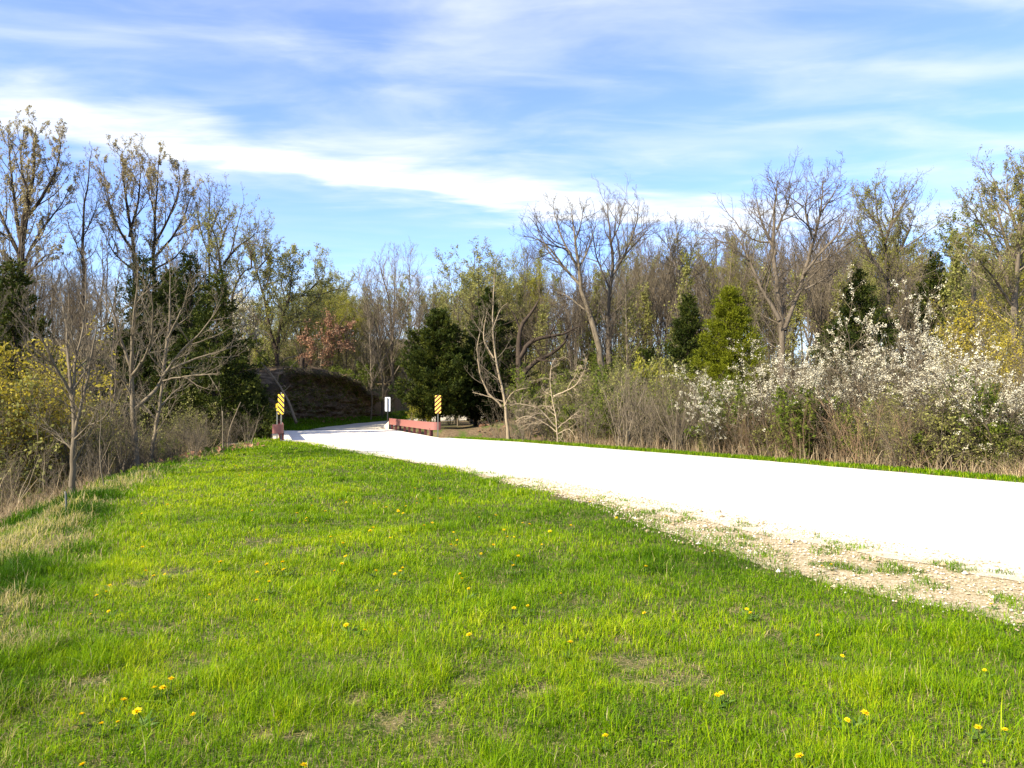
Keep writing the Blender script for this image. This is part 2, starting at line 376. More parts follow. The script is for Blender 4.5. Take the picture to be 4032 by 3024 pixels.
# road beyond the bridge
FL = np.array([(-13.4, 51.0), (-14.0, 59.0), (-14.0, 69.0), (-13.4, 80.0), (-11.0, 90.0), (-5.5, 98.0)])
FR = np.array([(-8.2, 51.0), (-9.0, 56.0), (-9.4, 64.0), (-9.0, 71.0), (-7.4, 79.0), (-3.8, 86.0), (1.5, 92.5)])
k = np.linspace(0, 1, 60); b = MB(); nn = 14
def lerp(P, k):
    d = np.concatenate([[0], np.cumsum(np.linalg.norm(np.diff(P, axis=0), axis=1))]); d /= d[-1]
    return np.stack([np.interp(k, d, P[:, i]) for i in range(P.shape[1])], 1)
a_, b_ = lerp(FL, k), lerp(FR, k); kk = np.linspace(0, 1, nn)
P = a_[:, None] * (1 - kk)[None, :, None] + b_[:, None] * kk[None, :, None]
i = np.arange(60 * nn).reshape(60, nn)
b.add(np.concatenate([P, h(P[..., 0], P[..., 1])[..., None] + .03], -1).reshape(-1, 3), np.stack([i[:-1, :-1], i[:-1, 1:], i[1:, 1:], i[1:, :-1]], -1).reshape(-1, 4))
m, t = mat('pale_asphalt'); q = NT(t)
q.out(q.ramp(q.noise(1.4, 6, .65), [(.3, (.33, .29, .22)), (.7, (.50, .45, .35))]), .9, q.noise(90, 2), .3, .01); M_FAR = m
tag(link('far_road', b.mesh('far_road', m)), kind='structure')

# creek
b = MB(); a = np.linspace(-24, 26, 40); wv = 1.6 + .5 * np.sin(a * .5)
ctr = BM + a[:, None] * BP; e1 = ctr - BD * wv[:, None]; e2 = ctr + BD * wv[:, None]
i = np.arange(40)
b.add(np.concatenate([np.c_[e1, np.full(40, -2.42)], np.c_[e2, np.full(40, -2.42)]]), np.stack([i[:-1], i[1:], i[1:] + 40, i[:-1] + 40], -1))
m, t = mat('creek_water'); q = NT(t)
q.out((.03, .035, .02), .08, q.noise(3, 3), .2, .05, spec=.5)
tag(link('creek_water', b.mesh('creek_water', m)), kind='structure')

# ------------------------------------------------------------------ bridge, guard rails, markers
def bp(tt, aa, z=0.0):
    p = BM + tt * BD + aa * BP; return np.array([p[0], p[1], z])
RZ = math.atan2(BP[1], BP[0])
M_CONC, t = mat('bridge_concrete'); q = NT(t)
q.out(q.mix(q.ramp(q.noise(2.5, 6, .65), [(.35, (0, 0, 0)), (.7, (1, 1, 1))]), (.62, .56, .46), (.42, .36, .27)), .9, q.noise(30, 4), .4, .01)
M_STONEW, t = mat('abutment_stone'); q = NT(t)
q.out(q.ramp(q.noise(1.6, 5, .6, sxyz=(1, 1, 5)), [(.3, (.10, .085, .065)), (.55, (.24, .20, .15)), (.75, (.36, .31, .24))]), .95, q.noise(3, 5, .6, sxyz=(1, 1, 6)), .8, .05)
M_DECK, t = mat('bridge_deck_gravel'); q = NT(t)
q.out(q.mix(q.ramp(q.noise(1.2, 5, .6, sxyz=(.5, 2.5, 1)), [(.45, (0, 0, 0)), (.7, (1, 1, 1))]), (.72, .66, .56), (.60, .53, .42)), .9, q.noise(60, 3), .3, .01)
root = bpy.data.objects.new('road_bridge', None); COL.objects.link(root); root.location = bp(0, 0)
tag(root, 'short low road bridge with pale deck between two red guard rails', 'bridge')
def bmesh_part(name, fn, mats, parent=root):
    b = MB(); fn(b); me = b.mesh(name, mats); o = link(name, me, parent)
    o.matrix_parent_inverse = parent.matrix_basis.inverted() if parent is not None else o.matrix_parent_inverse
    return o
import mathutils
def set_local(o, parent):
    o.parent = parent
    o.matrix_parent_inverse = mathutils.Matrix.Translation(parent.location).inverted()
def part(name, b, mats, parent):
    """child mesh whose coordinates were given in world space"""
    o = link(name, b.mesh(name, mats)); set_local(o, parent); return o
AL, AR = -3.75, 3.75          # deck edges across the road
b = MB()
tt = np.linspace(-8.2, 7.4, 40); aa = np.linspace(AL, AR, 12)
Pd = np.array([[np.append(bp(t_, a_)[:2], .022 + .015 * math.sin(t_ * .9 + a_) * .3) for a_ in aa] for t_ in tt]); i = np.arange(480).reshape(40, 12)
b.add(Pd.reshape(-1, 3), np.stack([i[:-1, :-1], i[:-1, 1:], i[1:, 1:], i[1:, :-1]], -1).reshape(-1, 4))
part('deck_surface', b, M_DECK, root)
b = MB(); b.box(bp(-.2, -.1, -.30), (AR - AL + .3, 14.6, .60), rz=RZ); part('slab', b, M_CONC, root)
for sgn in (-1, 1):
    b = MB()
    for lv in range(7):       # rough courses of layered stone
        for kx in range(9):
            rr = rs(lv * 31 + kx + (sgn > 0) * 7)
            b.box(bp(sgn * (7.0 + rr.uniform(-.12, .12)), -5.6 + kx * 1.38 + (lv % 2) * .5, -.28 - lv * .34), (1.32, .9 + rr.uniform(0, .3), .31), rz=RZ)
    part('abutment', b, M_STONEW, root)

RAILC = paint('rail_red', (.235, .09, .075), .5, 5, (.22, .10, .08), .5)
RAILD = paint('rail_post_red', (.085, .020, .020), .55, 6, (.07, .03, .03), .5)
def guard_rail(name, t0, t1, a0, label, n_post, face, skew=0.0):
    root = bpy.data.objects.new(name, None); COL.objects.link(root); root.location = bp((t0 + t1) / 2, a0)
    tag(root, label, 'guard rail', 'red guard rails on the road bridge')
    zb, zt = .35, .76
    # rail: shallow channel section, swept along the bridge and curled outward at both ends
    tl = np.linspace(t0, t1, 30); off = -face * 0.0 * tl
    curl = []
    for j in range(9):
        an = j / 8 * math.pi * .62
        curl.append((t0 - .34 * math.sin(an), -face * .34 * (1 - math.cos(an))))
    path = curl[::-1] + [(x_, 0.0) for x_ in tl[1:]]
    for j in range(1, 5):
        an = j / 4 * math.pi * .45
        path.append((t1 + .30 * math.sin(an), -face * .30 * (1 - math.cos(an))))
    path = np.array(path); C = np.array([bp(p[0], a0 + p[1] + skew * (p[0] - t0)) for p in path])
    T = np.gradient(C, axis=0); T /= np.linalg.norm(T, axis=1, keepdims=True)
    nrm = np.stack([T[:, 1], -T[:, 0], T[:, 2] * 0], 1) * (-face)       # towards the road
    prof = [(0, zb), (.05, zb + .015), (.055, zb + .12), (.045, zb + .18), (.055, zb + .24), (.05, zt - .015), (0, zt), (-.03, zt - .004), (-.03, zb + .004)]
    V_ = np.array([[c + n_ * pn + np.array([0, 0, pz]) for pn, pz in prof] for c, n_ in zip(C, nrm)])
    K, S = V_.shape[:2]; ii = np.arange(K * S).reshape(K, S); B_ = np.roll(ii, -1, 1)
    b = MB(); f = np.stack([ii[:-1], B_[:-1], B_[1:], ii[1:]], -1).reshape(-1, 4)
    b.add(V_.reshape(-1, 3), f, smooth=False)
    b.add(V_.reshape(-1, 3), [tuple(ii[0])], smooth=False); b.add(V_.reshape(-1, 3), [tuple(ii[-1][::-1])], smooth=False)
    part('rail', b, RAILC, root)
    for t_ in np.linspace(t0 + .1, t1 - .5, n_post):
        b = MB()
        for s_ in (-1, 1):
            b.box(bp(t_ + s_ * .075, a0 - face * .09 + skew * (t_ - t0), .18), (.11, .014, 1.0), rz=RZ)
        b.box(bp(t_, a0 - face * .09 + skew * (t_ - t0), .18), (.014, .136, 1.0), rz=RZ)
        part('post', b, RAILD, root)
    b = MB(); p_ = C[8]; b.box((p_[0], p_[1], .13), (.08, .08, .62), rz=RZ); part('end_post', b, RAILD, root)
    return root
guard_rail('guard_rail', -7.7, 7.7, AL + .05, 'red guard rail seen end on beside the leaning white dead trunk', 10, 1, .020)
guard_rail('guard_rail', -5.1, 7.6, AR - .02, 'long pinkish red guard rail on its row of posts, right side of bridge', 9, -1)
# grey concrete wedge at the far end of the right rail
b = MB(); wl = 11; pf = []
for j in range(wl):
    u = j / (wl - 1); pf.append((7.5 + .6 * u, AR - .1 - 1.25 * u ** 1.2 * 1.0, .02 + .55 * (1 - u) ** 2.2))
for j, (t_, a_, z_) in enumerate(pf):
    pass
top = np.array([bp(t_, a_, z_) for t_, a_, z_ in pf]); bot = np.array([bp(t_, a_, -.05) for t_, a_, z_ in pf])
bk = np.array([bp(t_ + .5, a_ + .35, z_) for t_, a_, z_ in pf]); bkb = np.array([bp(t_ + .5, a_ + .35, -.05) for t_, a_, z_ in pf])
V_ = np.concatenate([bot, top, bk, bkb]); j = np.arange(wl - 1)
for s_ in range(3): b.add(V_, np.stack([j + s_ * wl, j + 1 + s_ * wl, j + 1 + (s_ + 1) * wl, j + (s_ + 1) * wl], -1), smooth=False)
b.add(V_, [(0, wl, 2 * wl, 3 * wl)], smooth=False)
part('wing_wall', b, M_CONC, root)

def stripes(name, c1, c2, slope, period=.155, ph=0.0, mid=None):
    m, t = mat(name); q = NT(t)
    cc = q.n('ShaderNodeTexCoord'); s_ = q.n('ShaderNodeSeparateXYZ'); q.l(cc.outputs['Object'], s_.inputs[0])
    v = q.math('FRACT', q.math('DIVIDE', q.math('ADD', q.math('ADD', s_.outputs[2], q.math('MULTIPLY', s_.outputs[0], slope)), 10 + ph), period * 1.414))
    r_ = q.n('ShaderNodeValToRGB'); q.l(v, r_.inputs[0]); e = r_.color_ramp.elements
    e[0].position = .0; e[0].color = (*c1, 1); e[1].position = .5; e[1].color = (*c2, 1); r_.color_ramp.interpolation = 'CONSTANT'
    q.out(r_.outputs[0], .45, spec=.4); return m
M_STRL = stripes('yellow_black_stripes', (.85, .50, .02), (.012, .010, .008), 1.0, ph=.06)
M_STRR = stripes('yellow_maroon_stripes', (.90, .60, .10), (.10, .012, .008), -1.0, ph=.02)
M_ALU = paint('aluminium_back', (.70, .72, .74), .45, 5, (.45, .46, .46), .3)
M_POST = paint('steel_post', (.10, .11, .10), .6, 12, (.16, .09, .05), .5)
M_BOLT = paint('bolt', (.55, .53, .48), .4, 20)
def marker(name, base, rz, face_mat, label, post_top, w_=.305, h_=.915, zb=1.22, group='striped marker boards at the bridge', post_front=False):
    """board on a steel post; its face looks along local -Y"""
    root = bpy.data.objects.new(name, None); COL.objects.link(root); root.location = base; root.rotation_euler = (0, 0, rz)
    tag(root, label, 'road sign', group)
    b = MB()
    for x_, y_, sx, sy in ((0, .028, .052, .006), (-.026, .044, .006, .034), (.026, .044, .006, .034)):
        b.box((x_, y_, (post_top - .3) / 2), (sx, sy, post_top + .3))
    link('post', b.mesh('post', M_POST), root)
    b = MB(); c_ = .03; hw, hh = w_ / 2, h_ / 2
    pts = [(-hw + c_, -hh), (hw - c_, -hh), (hw, -hh + c_), (hw, hh - c_), (hw - c_, hh), (-hw + c_, hh), (-hw, hh - c_), (-hw, -hh + c_)]
    fr = np.array([(x_, .0, z_) for x_, z_ in pts]); bkp = fr + np.array([0, .012, 0]); V_ = np.concatenate([fr, bkp])
    b.add(V_, [tuple(range(8))], 0, smooth=False); b.add(V_, [tuple(range(15, 7, -1))], 1, smooth=False)
    j = np.arange(8); b.add(V_, np.stack([j, j + 8, (j + 1) % 8 + 8, (j + 1) % 8], -1), 1, smooth=False)
    pl = link('panel', b.mesh('panel', [face_mat, M_ALU]), root); pl.location = (0, 0, zb + hh)
    for s_ in (-1, 1):
        b = MB(); a8 = np.arange(8) * math.pi / 4
        P_ = np.array([[(0, .006, s_ * (hh - .09)), (0, -.012, s_ * (hh - .09))]]); b.tubes(P_, np.full((1, 2), .014), 8, caps=True)
        link('bolt', b.mesh('bolt', M_BOLT), pl)
    return root
p = np.array([-10.5, 34.9, 0.0]); p[2] = float(h(p[0], p[1]))
marker('marker_board', p, -.35 + .10, M_STRL, 'yellow and black striped board on post, in front of leaning dead trunk', 2.22)
p = np.array([bp(-5.7, AR + .28)[0], bp(-6.1, AR + .30)[1], 0.0])
marker('marker_board', p, .16, M_STRR, 'yellow and dark red striped board on post, above guard rail end beside cedar', 2.16)
p = np.array([bp(8.3, AR + .02)[0], bp(7.9, AR + .02)[1], 0.0])
marker('marker_board', p, math.pi + .12, M_STRL, 'pale back of a board on dark post at the far end of the guard rail', 2.13, w_=.36, h_=.97)
# far left marker: only its lower corner shows behind the near one
M_WGT, t = mat('yellow_plate'); q = NT(t)
q.out(q.mix(q.ramp(q.noise(9, 2, .5), [(.55, (0, 0, 0)), (.62, (1, 1, 1))]), (.75, .45, .02), (.03, .025, .02)), .5)
b_ = W(1091, 1735, 36.2); 
marker('small_plate', np.array([b_[0], b_[1], float(h(b_[0], b_[1]))]), .0, M_WGT, 'small yellow plate with dark marks, half hidden behind the yellow and black board', 1.62, w_=.11, h_=.36, zb=1.25 + .1, group=None)
# thin dark stake in the lawn
p = W(268, 2066, 11.5); p[2] = float(h(p[0], p[1])); b = MB()
b.tubes(np.array([[(0, 0, -.15), (0, 0, .12), (-.012, 0, .30), (-.02, .0, .34)]]), np.array([[.016, .016, .015, .012]]), 7, caps=True)
link_o = link('stake_post', b.mesh('stake_post', M_POST)); link_o.location = p; tag(link_o, 'short dark metal stake standing in the grass below the brush', 'stake')

# ------------------------------------------------------------------ eroded earth bank left of the far road
nu, nv = 170, 46; yb = np.linspace(51.5, 87, nu); vv = np.linspace(0, 1, nv)
YB, VB = np.meshgrid(yb, vv, indexing='ij'); toe = bank_toe(YB); top_ = bank_top(YB) * (.30 + .70 * sstep(51.5, 55, YB)) * (1 - .35 * sstep(80, 87, YB)) + .5
prof_x = 1.15 + .55 * VB - 1.05 * sstep(.80, .97, VB) + .9 * sstep(.97, 1, VB)
nzv = (fb(YB, VB * top_ * 3.2, .9, 3, 4) - .5)
strat = (vn(YB * .35, VB * top_ * 5.5, 1, 8) - .5)
XB = toe - prof_x + (nzv * .9 + strat * .55) * sstep(0, .15, VB) * (1 - sstep(.97, 1, VB) * .6)
ZB = .25 + top_ * VB
XB[:, -1] -= 1.6; ZB[:, -1] = np.maximum(ZB[:, -2], h(XB[:, -1], YB[:, -1]) + .06)
ZB[:, 0] = h(XB[:, 0], YB[:, 0]) - .15
b = MB(); i = np.arange(nu * nv).reshape(nu, nv)
b.add(np.stack([XB, YB, ZB], -1).reshape(-1, 3), np.stack([i[:-1, :-1], i[1:, :-1], i[1:, 1:], i[:-1, 1:]], -1).reshape(-1, 4))
m, t = mat('bank_earth'); q = NT(t)
c = q.ramp(q.noise(.9, 6, .65, sxyz=(1, 1, 5)), [(.3, (.025, .018, .012)), (.5, (.085, .06, .036)), (.7, (.22, .16, .105))])
c = q.mix(q.ramp(q.noise(.5, 4), [(.5, (0, 0, 0)), (.65, (1, 1, 1))]), c, (.06, .06, .02))
q.out(c, .95, q.noise(2.2, 6, .7, sxyz=(1, 1, 3)), .9, .12, spec=.1); M_EARTH = m
tag(link('earth_bank', b.mesh('earth_bank', m)), kind='structure')
# ------------------------------------------------------------------ plant builders
def unit(v): return v / (np.linalg.norm(v, axis=-1, keepdims=True) + 1e-9)
def resample(pts, K, rng=None, wig=0.0):
    pts = np.asarray(pts, float)
    if len(pts) > 2:
        p = np.concatenate([[2 * pts[0] - pts[1]], pts, [2 * pts[-1] - pts[-2]]]); o = []
        for j in range(len(pts) - 1):
            t_ = np.linspace(0, 1, 8, endpoint=False)[:, None]; a, b_, c, d = p[j], p[j + 1], p[j + 2], p[j + 3]
            o.append(.5 * (2 * b_ + (c - a) * t_ + (2 * a - 5 * b_ + 4 * c - d) * t_ ** 2 + (3 * b_ - a - 3 * c + d) * t_ ** 3))
        pts = np.concatenate(o + [pts[-1:]])
    d = np.concatenate([[0], np.cumsum(np.linalg.norm(np.diff(pts, axis=0), axis=1))]); L_ = d[-1]; k = np.linspace(0, L_, K)
    q_ = np.stack([np.interp(k, d, pts[:, j]) for j in range(3)], 1)
    if rng is not None and wig:
        nz = rng.randn(K, 3) * wig * L_ / K; nz[0] = 0; q_ = q_ + np.cumsum(nz, 0) * .6 - (np.linspace(0, 1, K)[:, None] * np.cumsum(nz, 0)[-1]) * .6
    return q_, L_
def grow(rng, P0, D0, Ln, K, wob, trop):
    n = len(P0); P = np.zeros((n, K, 3)); P[:, 0] = P0; D = D0.copy(); st = (Ln / (K - 1))[:, None]
    for k in range(1, K):
        D = unit(D + rng.randn(n, 3) * wob + np.array([0, 0, trop]))
        P[:, k] = P[:, k - 1] + D * st
    return P
def kids(rng, P, Rr, Ln, m, t0, t1, ang, ratio, taper=.55, expo=1.0):
    """m children on every parent: origin, direction, length, radius there, position along the parent"""
    n, K, _ = P.shape
    t_ = (np.arange(m)[None] + rng.rand(n, m)) / m; t_ = t0 + (t1 - t0) * t_ ** expo
    x = t_ * (K - 1); i = np.minimum(x.astype(int), K - 2); f = (x - i)[..., None]; ar = np.arange(n)[:, None]
    O = P[ar, i] * (1 - f) + P[ar, i + 1] * f; T = unit(P[ar, i + 1] - P[ar, i])
    rr = Rr[ar, i] * (1 - f[..., 0]) + Rr[ar, i + 1] * f[..., 0]
    rv = rng.randn(n, m, 3); pr = unit(rv - (rv * T).sum(-1, keepdims=True) * T)
    a = R(ang) * rng.uniform(.7, 1.35, (n, m, 1))
    D = unit(T * np.cos(a) + pr * np.sin(a))
    Lc = Ln[:, None] * ratio * (1 - taper * t_) * rng.uniform(.6, 1.25, (n, m))
    return O.reshape(-1, 3), D.reshape(-1, 3), Lc.ravel(), rr.ravel(), t_.ravel()
def leaf_cards(b, rng, P, n, size, asp, mati, spread=.0, droop=0.0, t_lo=.2, nvar=None, clump=1):
    """n leaves scattered along polylines P"""
    N_, K, _ = P.shape; j = rng.randint(0, N_, n); x = (t_lo + (1 - t_lo) * rng.rand(n)) * (K - 1.001); i = x.astype(int); f = (x - i)[:, None]
    C = P[j, i] * (1 - f) + P[j, i + 1] * f
    if clump > 1: C = np.repeat(C, clump, 0); n = n * clump; j = np.repeat(j, clump)
    C = C + rng.randn(n, 3) * spread
    A = unit(rng.randn(n, 3) + np.array([0, 0, -droop])); Bv = unit(np.cross(A, rng.randn(n, 3)))
    s_ = size * rng.uniform(.6, 1.4, (n, 1))
    br = rng.rand(N_)[j]
    var = np.clip(.5 + (rng.rand(n) - .5) * .7 + (br - .5) * .5, 0, 1)
    b.cards(C, A * s_, Bv * s_ * asp, mati, var)

def tree(seed, leaders, limb=2.5, nlimb=34, n2=7, n3=6, n4=0, ang=44, trop=.10, t0=.25, twig=.007, mats=(None, None), leaf=None, wob=.085, r2=.46, r3=.50, lr=.0125, tipcut=.62):
    """leaders: list of (points, base radius, tip radius) -> [('trunk', mesh), ('crown', mesh)]"""
    rng = rs(seed); b = MB(); LP = []; LR = []; LL = []
    for pts, ra, rb in leaders:
        P, L_ = resample(pts, 18, rng, .10); rad = np.linspace(1, 0, 18) ** .8 * (ra - rb) + rb
        if len(LP) == 0: rad = rad * (1 + .5 * np.exp(-np.linspace(0, 1, 18) * 14))
        b.tubes(P[None], rad[None], 8 if ra > .1 else 6); LP.append(P); LR.append(rad); LL.append(L_)
    trunk = b.mesh('trunk', mats[0]); c = MB()
    LP = np.array(LP); LR = np.array(LR); LL = np.array(LL); tot = LL.sum()
    O = []; D = []; Lc = []; rr = []
    for j in range(len(LP)):
        m = max(3, int(round(nlimb * (2.0 if twig > .008 else 1.75) * LL[j] / tot)))
        o, d, l_, r_, t_ = kids(rng, LP[j:j + 1], LR[j:j + 1], np.array([limb * (1.55 if twig > .008 else 1.2)]), m, t0 if j == 0 else .18, 1.0, ang, 1.0, tipcut)
        l_ = l_ * rng.choice([.45, .8, 1.15], m)
        O.append(o); D.append(d); Lc.append(l_); rr.append(r_)
    O, D, Lc, rr = map(np.concatenate, (O, D, Lc, rr))
    K1 = 9; P1 = grow(rng, O, D, Lc, K1, wob, trop)
    r0 = np.minimum(rr * .7, lr * Lc + .004); R1 = np.linspace(1, .22, K1)[None] * r0[:, None]
    c.tubes(P1, R1, 5)
    Lc = Lc * rng.uniform(.75, 1.0, len(Lc)); o, d, l2, r_, t_ = kids(rng, P1, R1, Lc, n2, .12, 1.0, ang * .95, r2, .45)
    P2 = grow(rng, o, d, l2, 6, wob * 1.1, trop); ra = np.minimum(r_ * .75, .011 * l2 + .003); R2 = np.linspace(1, .3, 6)[None] * np.maximum(ra, twig)[:, None]
    c.tubes(P2, R2, 4)
    last = P2
    if n3:
        o, d, l3, r_, t_ = kids(rng, P2, R2, l2, n3, .15, 1.0, ang * .95, r3 * 1.1, .4)
        P3 = grow(rng, o, d, l3, 4, wob * 1.2, trop * .7); R3 = np.linspace(1, .45, 4)[None] * np.full(len(o), twig)[:, None]
        c.tubes(P3, R3, 3); last = P3
        if n4:
            o, d, l4, r_, t_ = kids(rng, P3, R3, l3, n4, .2, 1.0, ang, .5, .35)
            P4 = grow(rng, o, d, l4, 2, wob, trop * .5); c.tubes(P4, np.linspace(.8, .4, 2)[None] * np.full(len(o), twig)[:, None], 3); last = P4
    ml = [mats[1]]
    if leaf:
        ml.append(leaf['mat']); leaf_cards(c, rng, last, leaf['n'], leaf['size'], leaf.get('asp', .5), 1, leaf.get('spread', .03), leaf.get('droop', 0), clump=leaf.get('clump', 1))
    return [('trunk', trunk), ('crown', c.mesh('crown', ml))]

def auto_leaders(rng, H, form='split', r=.2, lean=.04, spread=.22, n=4, fork=.4):
    d = rng.randn(2) * lean * H
    if form == 'mono':
        return [([(0, 0, -.3), (d[0] * .3, d[1] * .3, H * .35), (d[0] * .8, d[1] * .8, H * .7), (d[0], d[1], H)], r, .012)]
    f = np.array([d[0] * .4, d[1] * .4, H * fork]); out = [([(0, 0, -.3), (d[0] * .15, d[1] * .15, H * fork * .5), tuple(f), (f[0] + d[0] * .2, f[1] + d[1] * .2, H * (fork + .3)), (f[0] + d[0] * .6, f[1] + d[1] * .6, H)], r, .012)]
    a0 = rng.rand() * 6.28
    for k in range(n):
        a = a0 + k * 2.4 + rng.uniform(-.3, .3); s_ = spread * H * rng.uniform(.7, 1.2); u = np.array([math.cos(a), math.sin(a)])
        zb = H * fork * rng.uniform(.85, 1.45); top = H * rng.uniform(.78, .97)
        b0 = np.array([d[0] * .4 * zb / (H * fork), d[1] * .4 * zb / (H * fork)]) * .8
        out.append(([(b0[0], b0[1], zb), (b0[0] + u[0] * s_ * .45, b0[1] + u[1] * s_ * .45, zb + (top - zb) * .35), (b0[0] + u[0] * s_ * .8, b0[1] + u[1] * s_ * .8, zb + (top - zb) * .7), (b0[0] + u[0] * s_, b0[1] + u[1] * s_, top)], r * .55, .010))
    return out

def cedar(seed, H, Rm, base=.06, n=46000, lobes=1.0, fmat=None, prof=None, size=.085, tops=1):
    rng = rs(seed); b = MB()
    P, _ = resample([(0, 0, -.3), (.05, .03, H * .5), (0, 0, H * .97)], 12, rng, .05)
    b.tubes(P[None], np.linspace(1, .1, 12)[None] * (.018 * H + .03), 8)
    trunk = b.mesh('trunk', B_DARK); c = MB()
    nb = 170
    t_ = (np.arange(nb) + rng.rand(nb)) / nb; z0 = H * (base + (.97 - base) * t_ ** 1.1)
    az = np.arange(nb) * 2.39996 + rng.uniform(-.4, .4, nb)
    pf = prof or (lambda u: np.minimum(1, .55 + 2.2 * u) * (1 - u) ** .75 + .03)
    u = (z0 / H - base) / (1 - base)
    lob = 1 + lobes * .55 * (vn(az * .8 + 10, z0 * .9, 1, seed % 50) - .45) + lobes * .18 * rng.randn(nb)
    Lb = Rm * pf(u) * np.clip(lob, .35, 1.5)
    D0 = np.stack([np.cos(az), np.sin(az), rng.uniform(-.05, .35, nb)], 1)
    PB = grow(rng, np.stack([0 * az, 0 * az, z0], 1), unit(D0), Lb * 1.25, 8, .07, .045)
    c.tubes(PB, np.linspace(1, .15, 8)[None] * (.010 * Lb + .006)[:, None], 4)
    # sprays along each branch
    wgt = Lb ** 1.15 + .10; ns = 7000; j = rng.choice(nb, ns, p=wgt / wgt.sum()); s_ = rng.rand(ns) ** .62
    x = s_ * 6.99; i = x.astype(int); f = (x - i)[:, None]; C = PB[j, i] * (1 - f) + PB[j, i + 1] * f
    T = unit(PB[j, i + 1] - PB[j, i])
    sp_ = (.05 + .10 * (1 - s_) + .05 * Lb[j])[:, None]
    C = C + rng.randn(ns, 3) * sp_ * np.array([1, 1, .8])
    out = unit(unit(C * np.array([1, 1, 0]) + 1e-6) * .8 + T * .3 + np.array([0, 0, .75]) + rng.randn(ns, 3) * .35)
    per = max(1, n // ns); nn_ = ns * per
    Cc = np.repeat(C, per, 0); oo = np.repeat(out, per, 0)
    dd = unit(oo + rng.randn(nn_, 3) * .55); Cc = Cc + dd * rng.uniform(-.03, .17, (nn_, 1)) + rng.randn(nn_, 3) * .035
    bv = unit(np.cross(dd, rng.randn(nn_, 3))); sz_ = size * rng.uniform(.6, 1.4, (nn_, 1))
    var = np.clip(.42 + .35 * (vn(az[j] * 1.3, z0[j] * 1.7, 1, 7) - .5) + .2 * rng.randn(ns), 0, 1)
    var = np.clip(np.repeat(var, per) + .12 * rng.randn(nn_), 0, 1)
    c.cards(Cc, dd * sz_, bv * sz_ * .36, 1, var)
    return [('trunk', trunk), ('crown', c.mesh('crown', [B_DARK, fmat or F_CEDAR]))]

def resample_batch(P):
    return P[:, [3, 4, 5, 6, 7, 8, 9]] if P.shape[1] >= 10 else P[:, -7:]
def shrub(seed, H, Rb, n_stem=9, n1=6, n2=6, n3=4, splay=.45, twig=.005, mats=(None, None), leaf=None, arch=0.0, wob=.12, ang=38, l1=.42, stem_r=.02, part_names=('stems', 'twigs')):
    rng = rs(seed); az = rng.rand(n_stem) * 6.28; rb = Rb * .22 * np.sqrt(rng.rand(n_stem))
    O = np.stack([rb * np.cos(az), rb * np.sin(az), np.full(n_stem, -.12)], 1)
    sp_ = splay * rng.uniform(.15, 1.2, n_stem)
    D = unit(np.stack([np.cos(az) * sp_, np.sin(az) * sp_, np.ones(n_stem)], 1)); Ln = H * rng.uniform(.65, 1.1, n_stem)
    P = grow(rng, O, D, Ln, 10, wob * .8, .06 - arch); Rr = np.linspace(1, .2, 10)[None] * (stem_r * rng.uniform(.6, 1.3, n_stem))[:, None]
    b = MB(); b.tubes(P, Rr, 6); c = MB()
    o, d, l_, r_, t_ = kids(rng, P, Rr, Ln, n1, .18, 1.0, ang, l1, .35)
    P1 = grow(rng, o, d, l_, 7, wob, .05 - arch * .7); R1 = np.linspace(1, .3, 7)[None] * np.maximum(np.minimum(r_ * .7, .012 * l_ + .003), twig)[:, None]
    c.tubes(P1, R1, 4)
    o, d, l_, r_, t_ = kids(rng, P1, R1, l_, n2, .15, 1.0, ang * 1.1, .5, .4)
    P2 = grow(rng, o, d, l_, 4, wob * 1.1, .03); R2 = np.linspace(1, .4, 4)[None] * np.full(len(o), twig)[:, None]
    c.tubes(P2, R2, 3); last = P2
    if n3:
        o, d, l_, r_, t_ = kids(rng, P2, R2, l_, n3, .15, 1.0, ang * 1.1, .55, .3)
        P3 = grow(rng, o, d, l_, 3, wob, .02); c.tubes(P3, np.linspace(.8, .4, 3)[None] * np.full(len(o), twig)[:, None], 3); last = P3
    parts = [(part_names[0], b.mesh(part_names[0], mats[0])), (part_names[1], c.mesh(part_names[1], mats[1]))]
    if leaf:
        e = MB(); src = P2 if leaf.get('on') == 2 else last
        if leaf.get('on') == 1:
            src = np.concatenate([P1, P1, resample_batch(P), np.repeat(P2[:, [0, 1, 1, 2, 2, 3, 3]], 1, 0)]); zt_ = src[:, -1, 2]; src = src[(rng.rand(len(src)) < .22 + .6 * sstep(.38 * H, .75 * H, zt_))]
        leaf_cards(e, rng, src, leaf['n'], leaf['size'], leaf.get('asp', .5), 0, leaf.get('spread', .03), leaf.get('droop', 0), clump=leaf.get('clump', 1), t_lo=leaf.get('t', .1))
        parts.append((leaf.get('name', 'leaves'), e.mesh(leaf.get('name', 'leaves'), leaf['mat'])))
    return parts

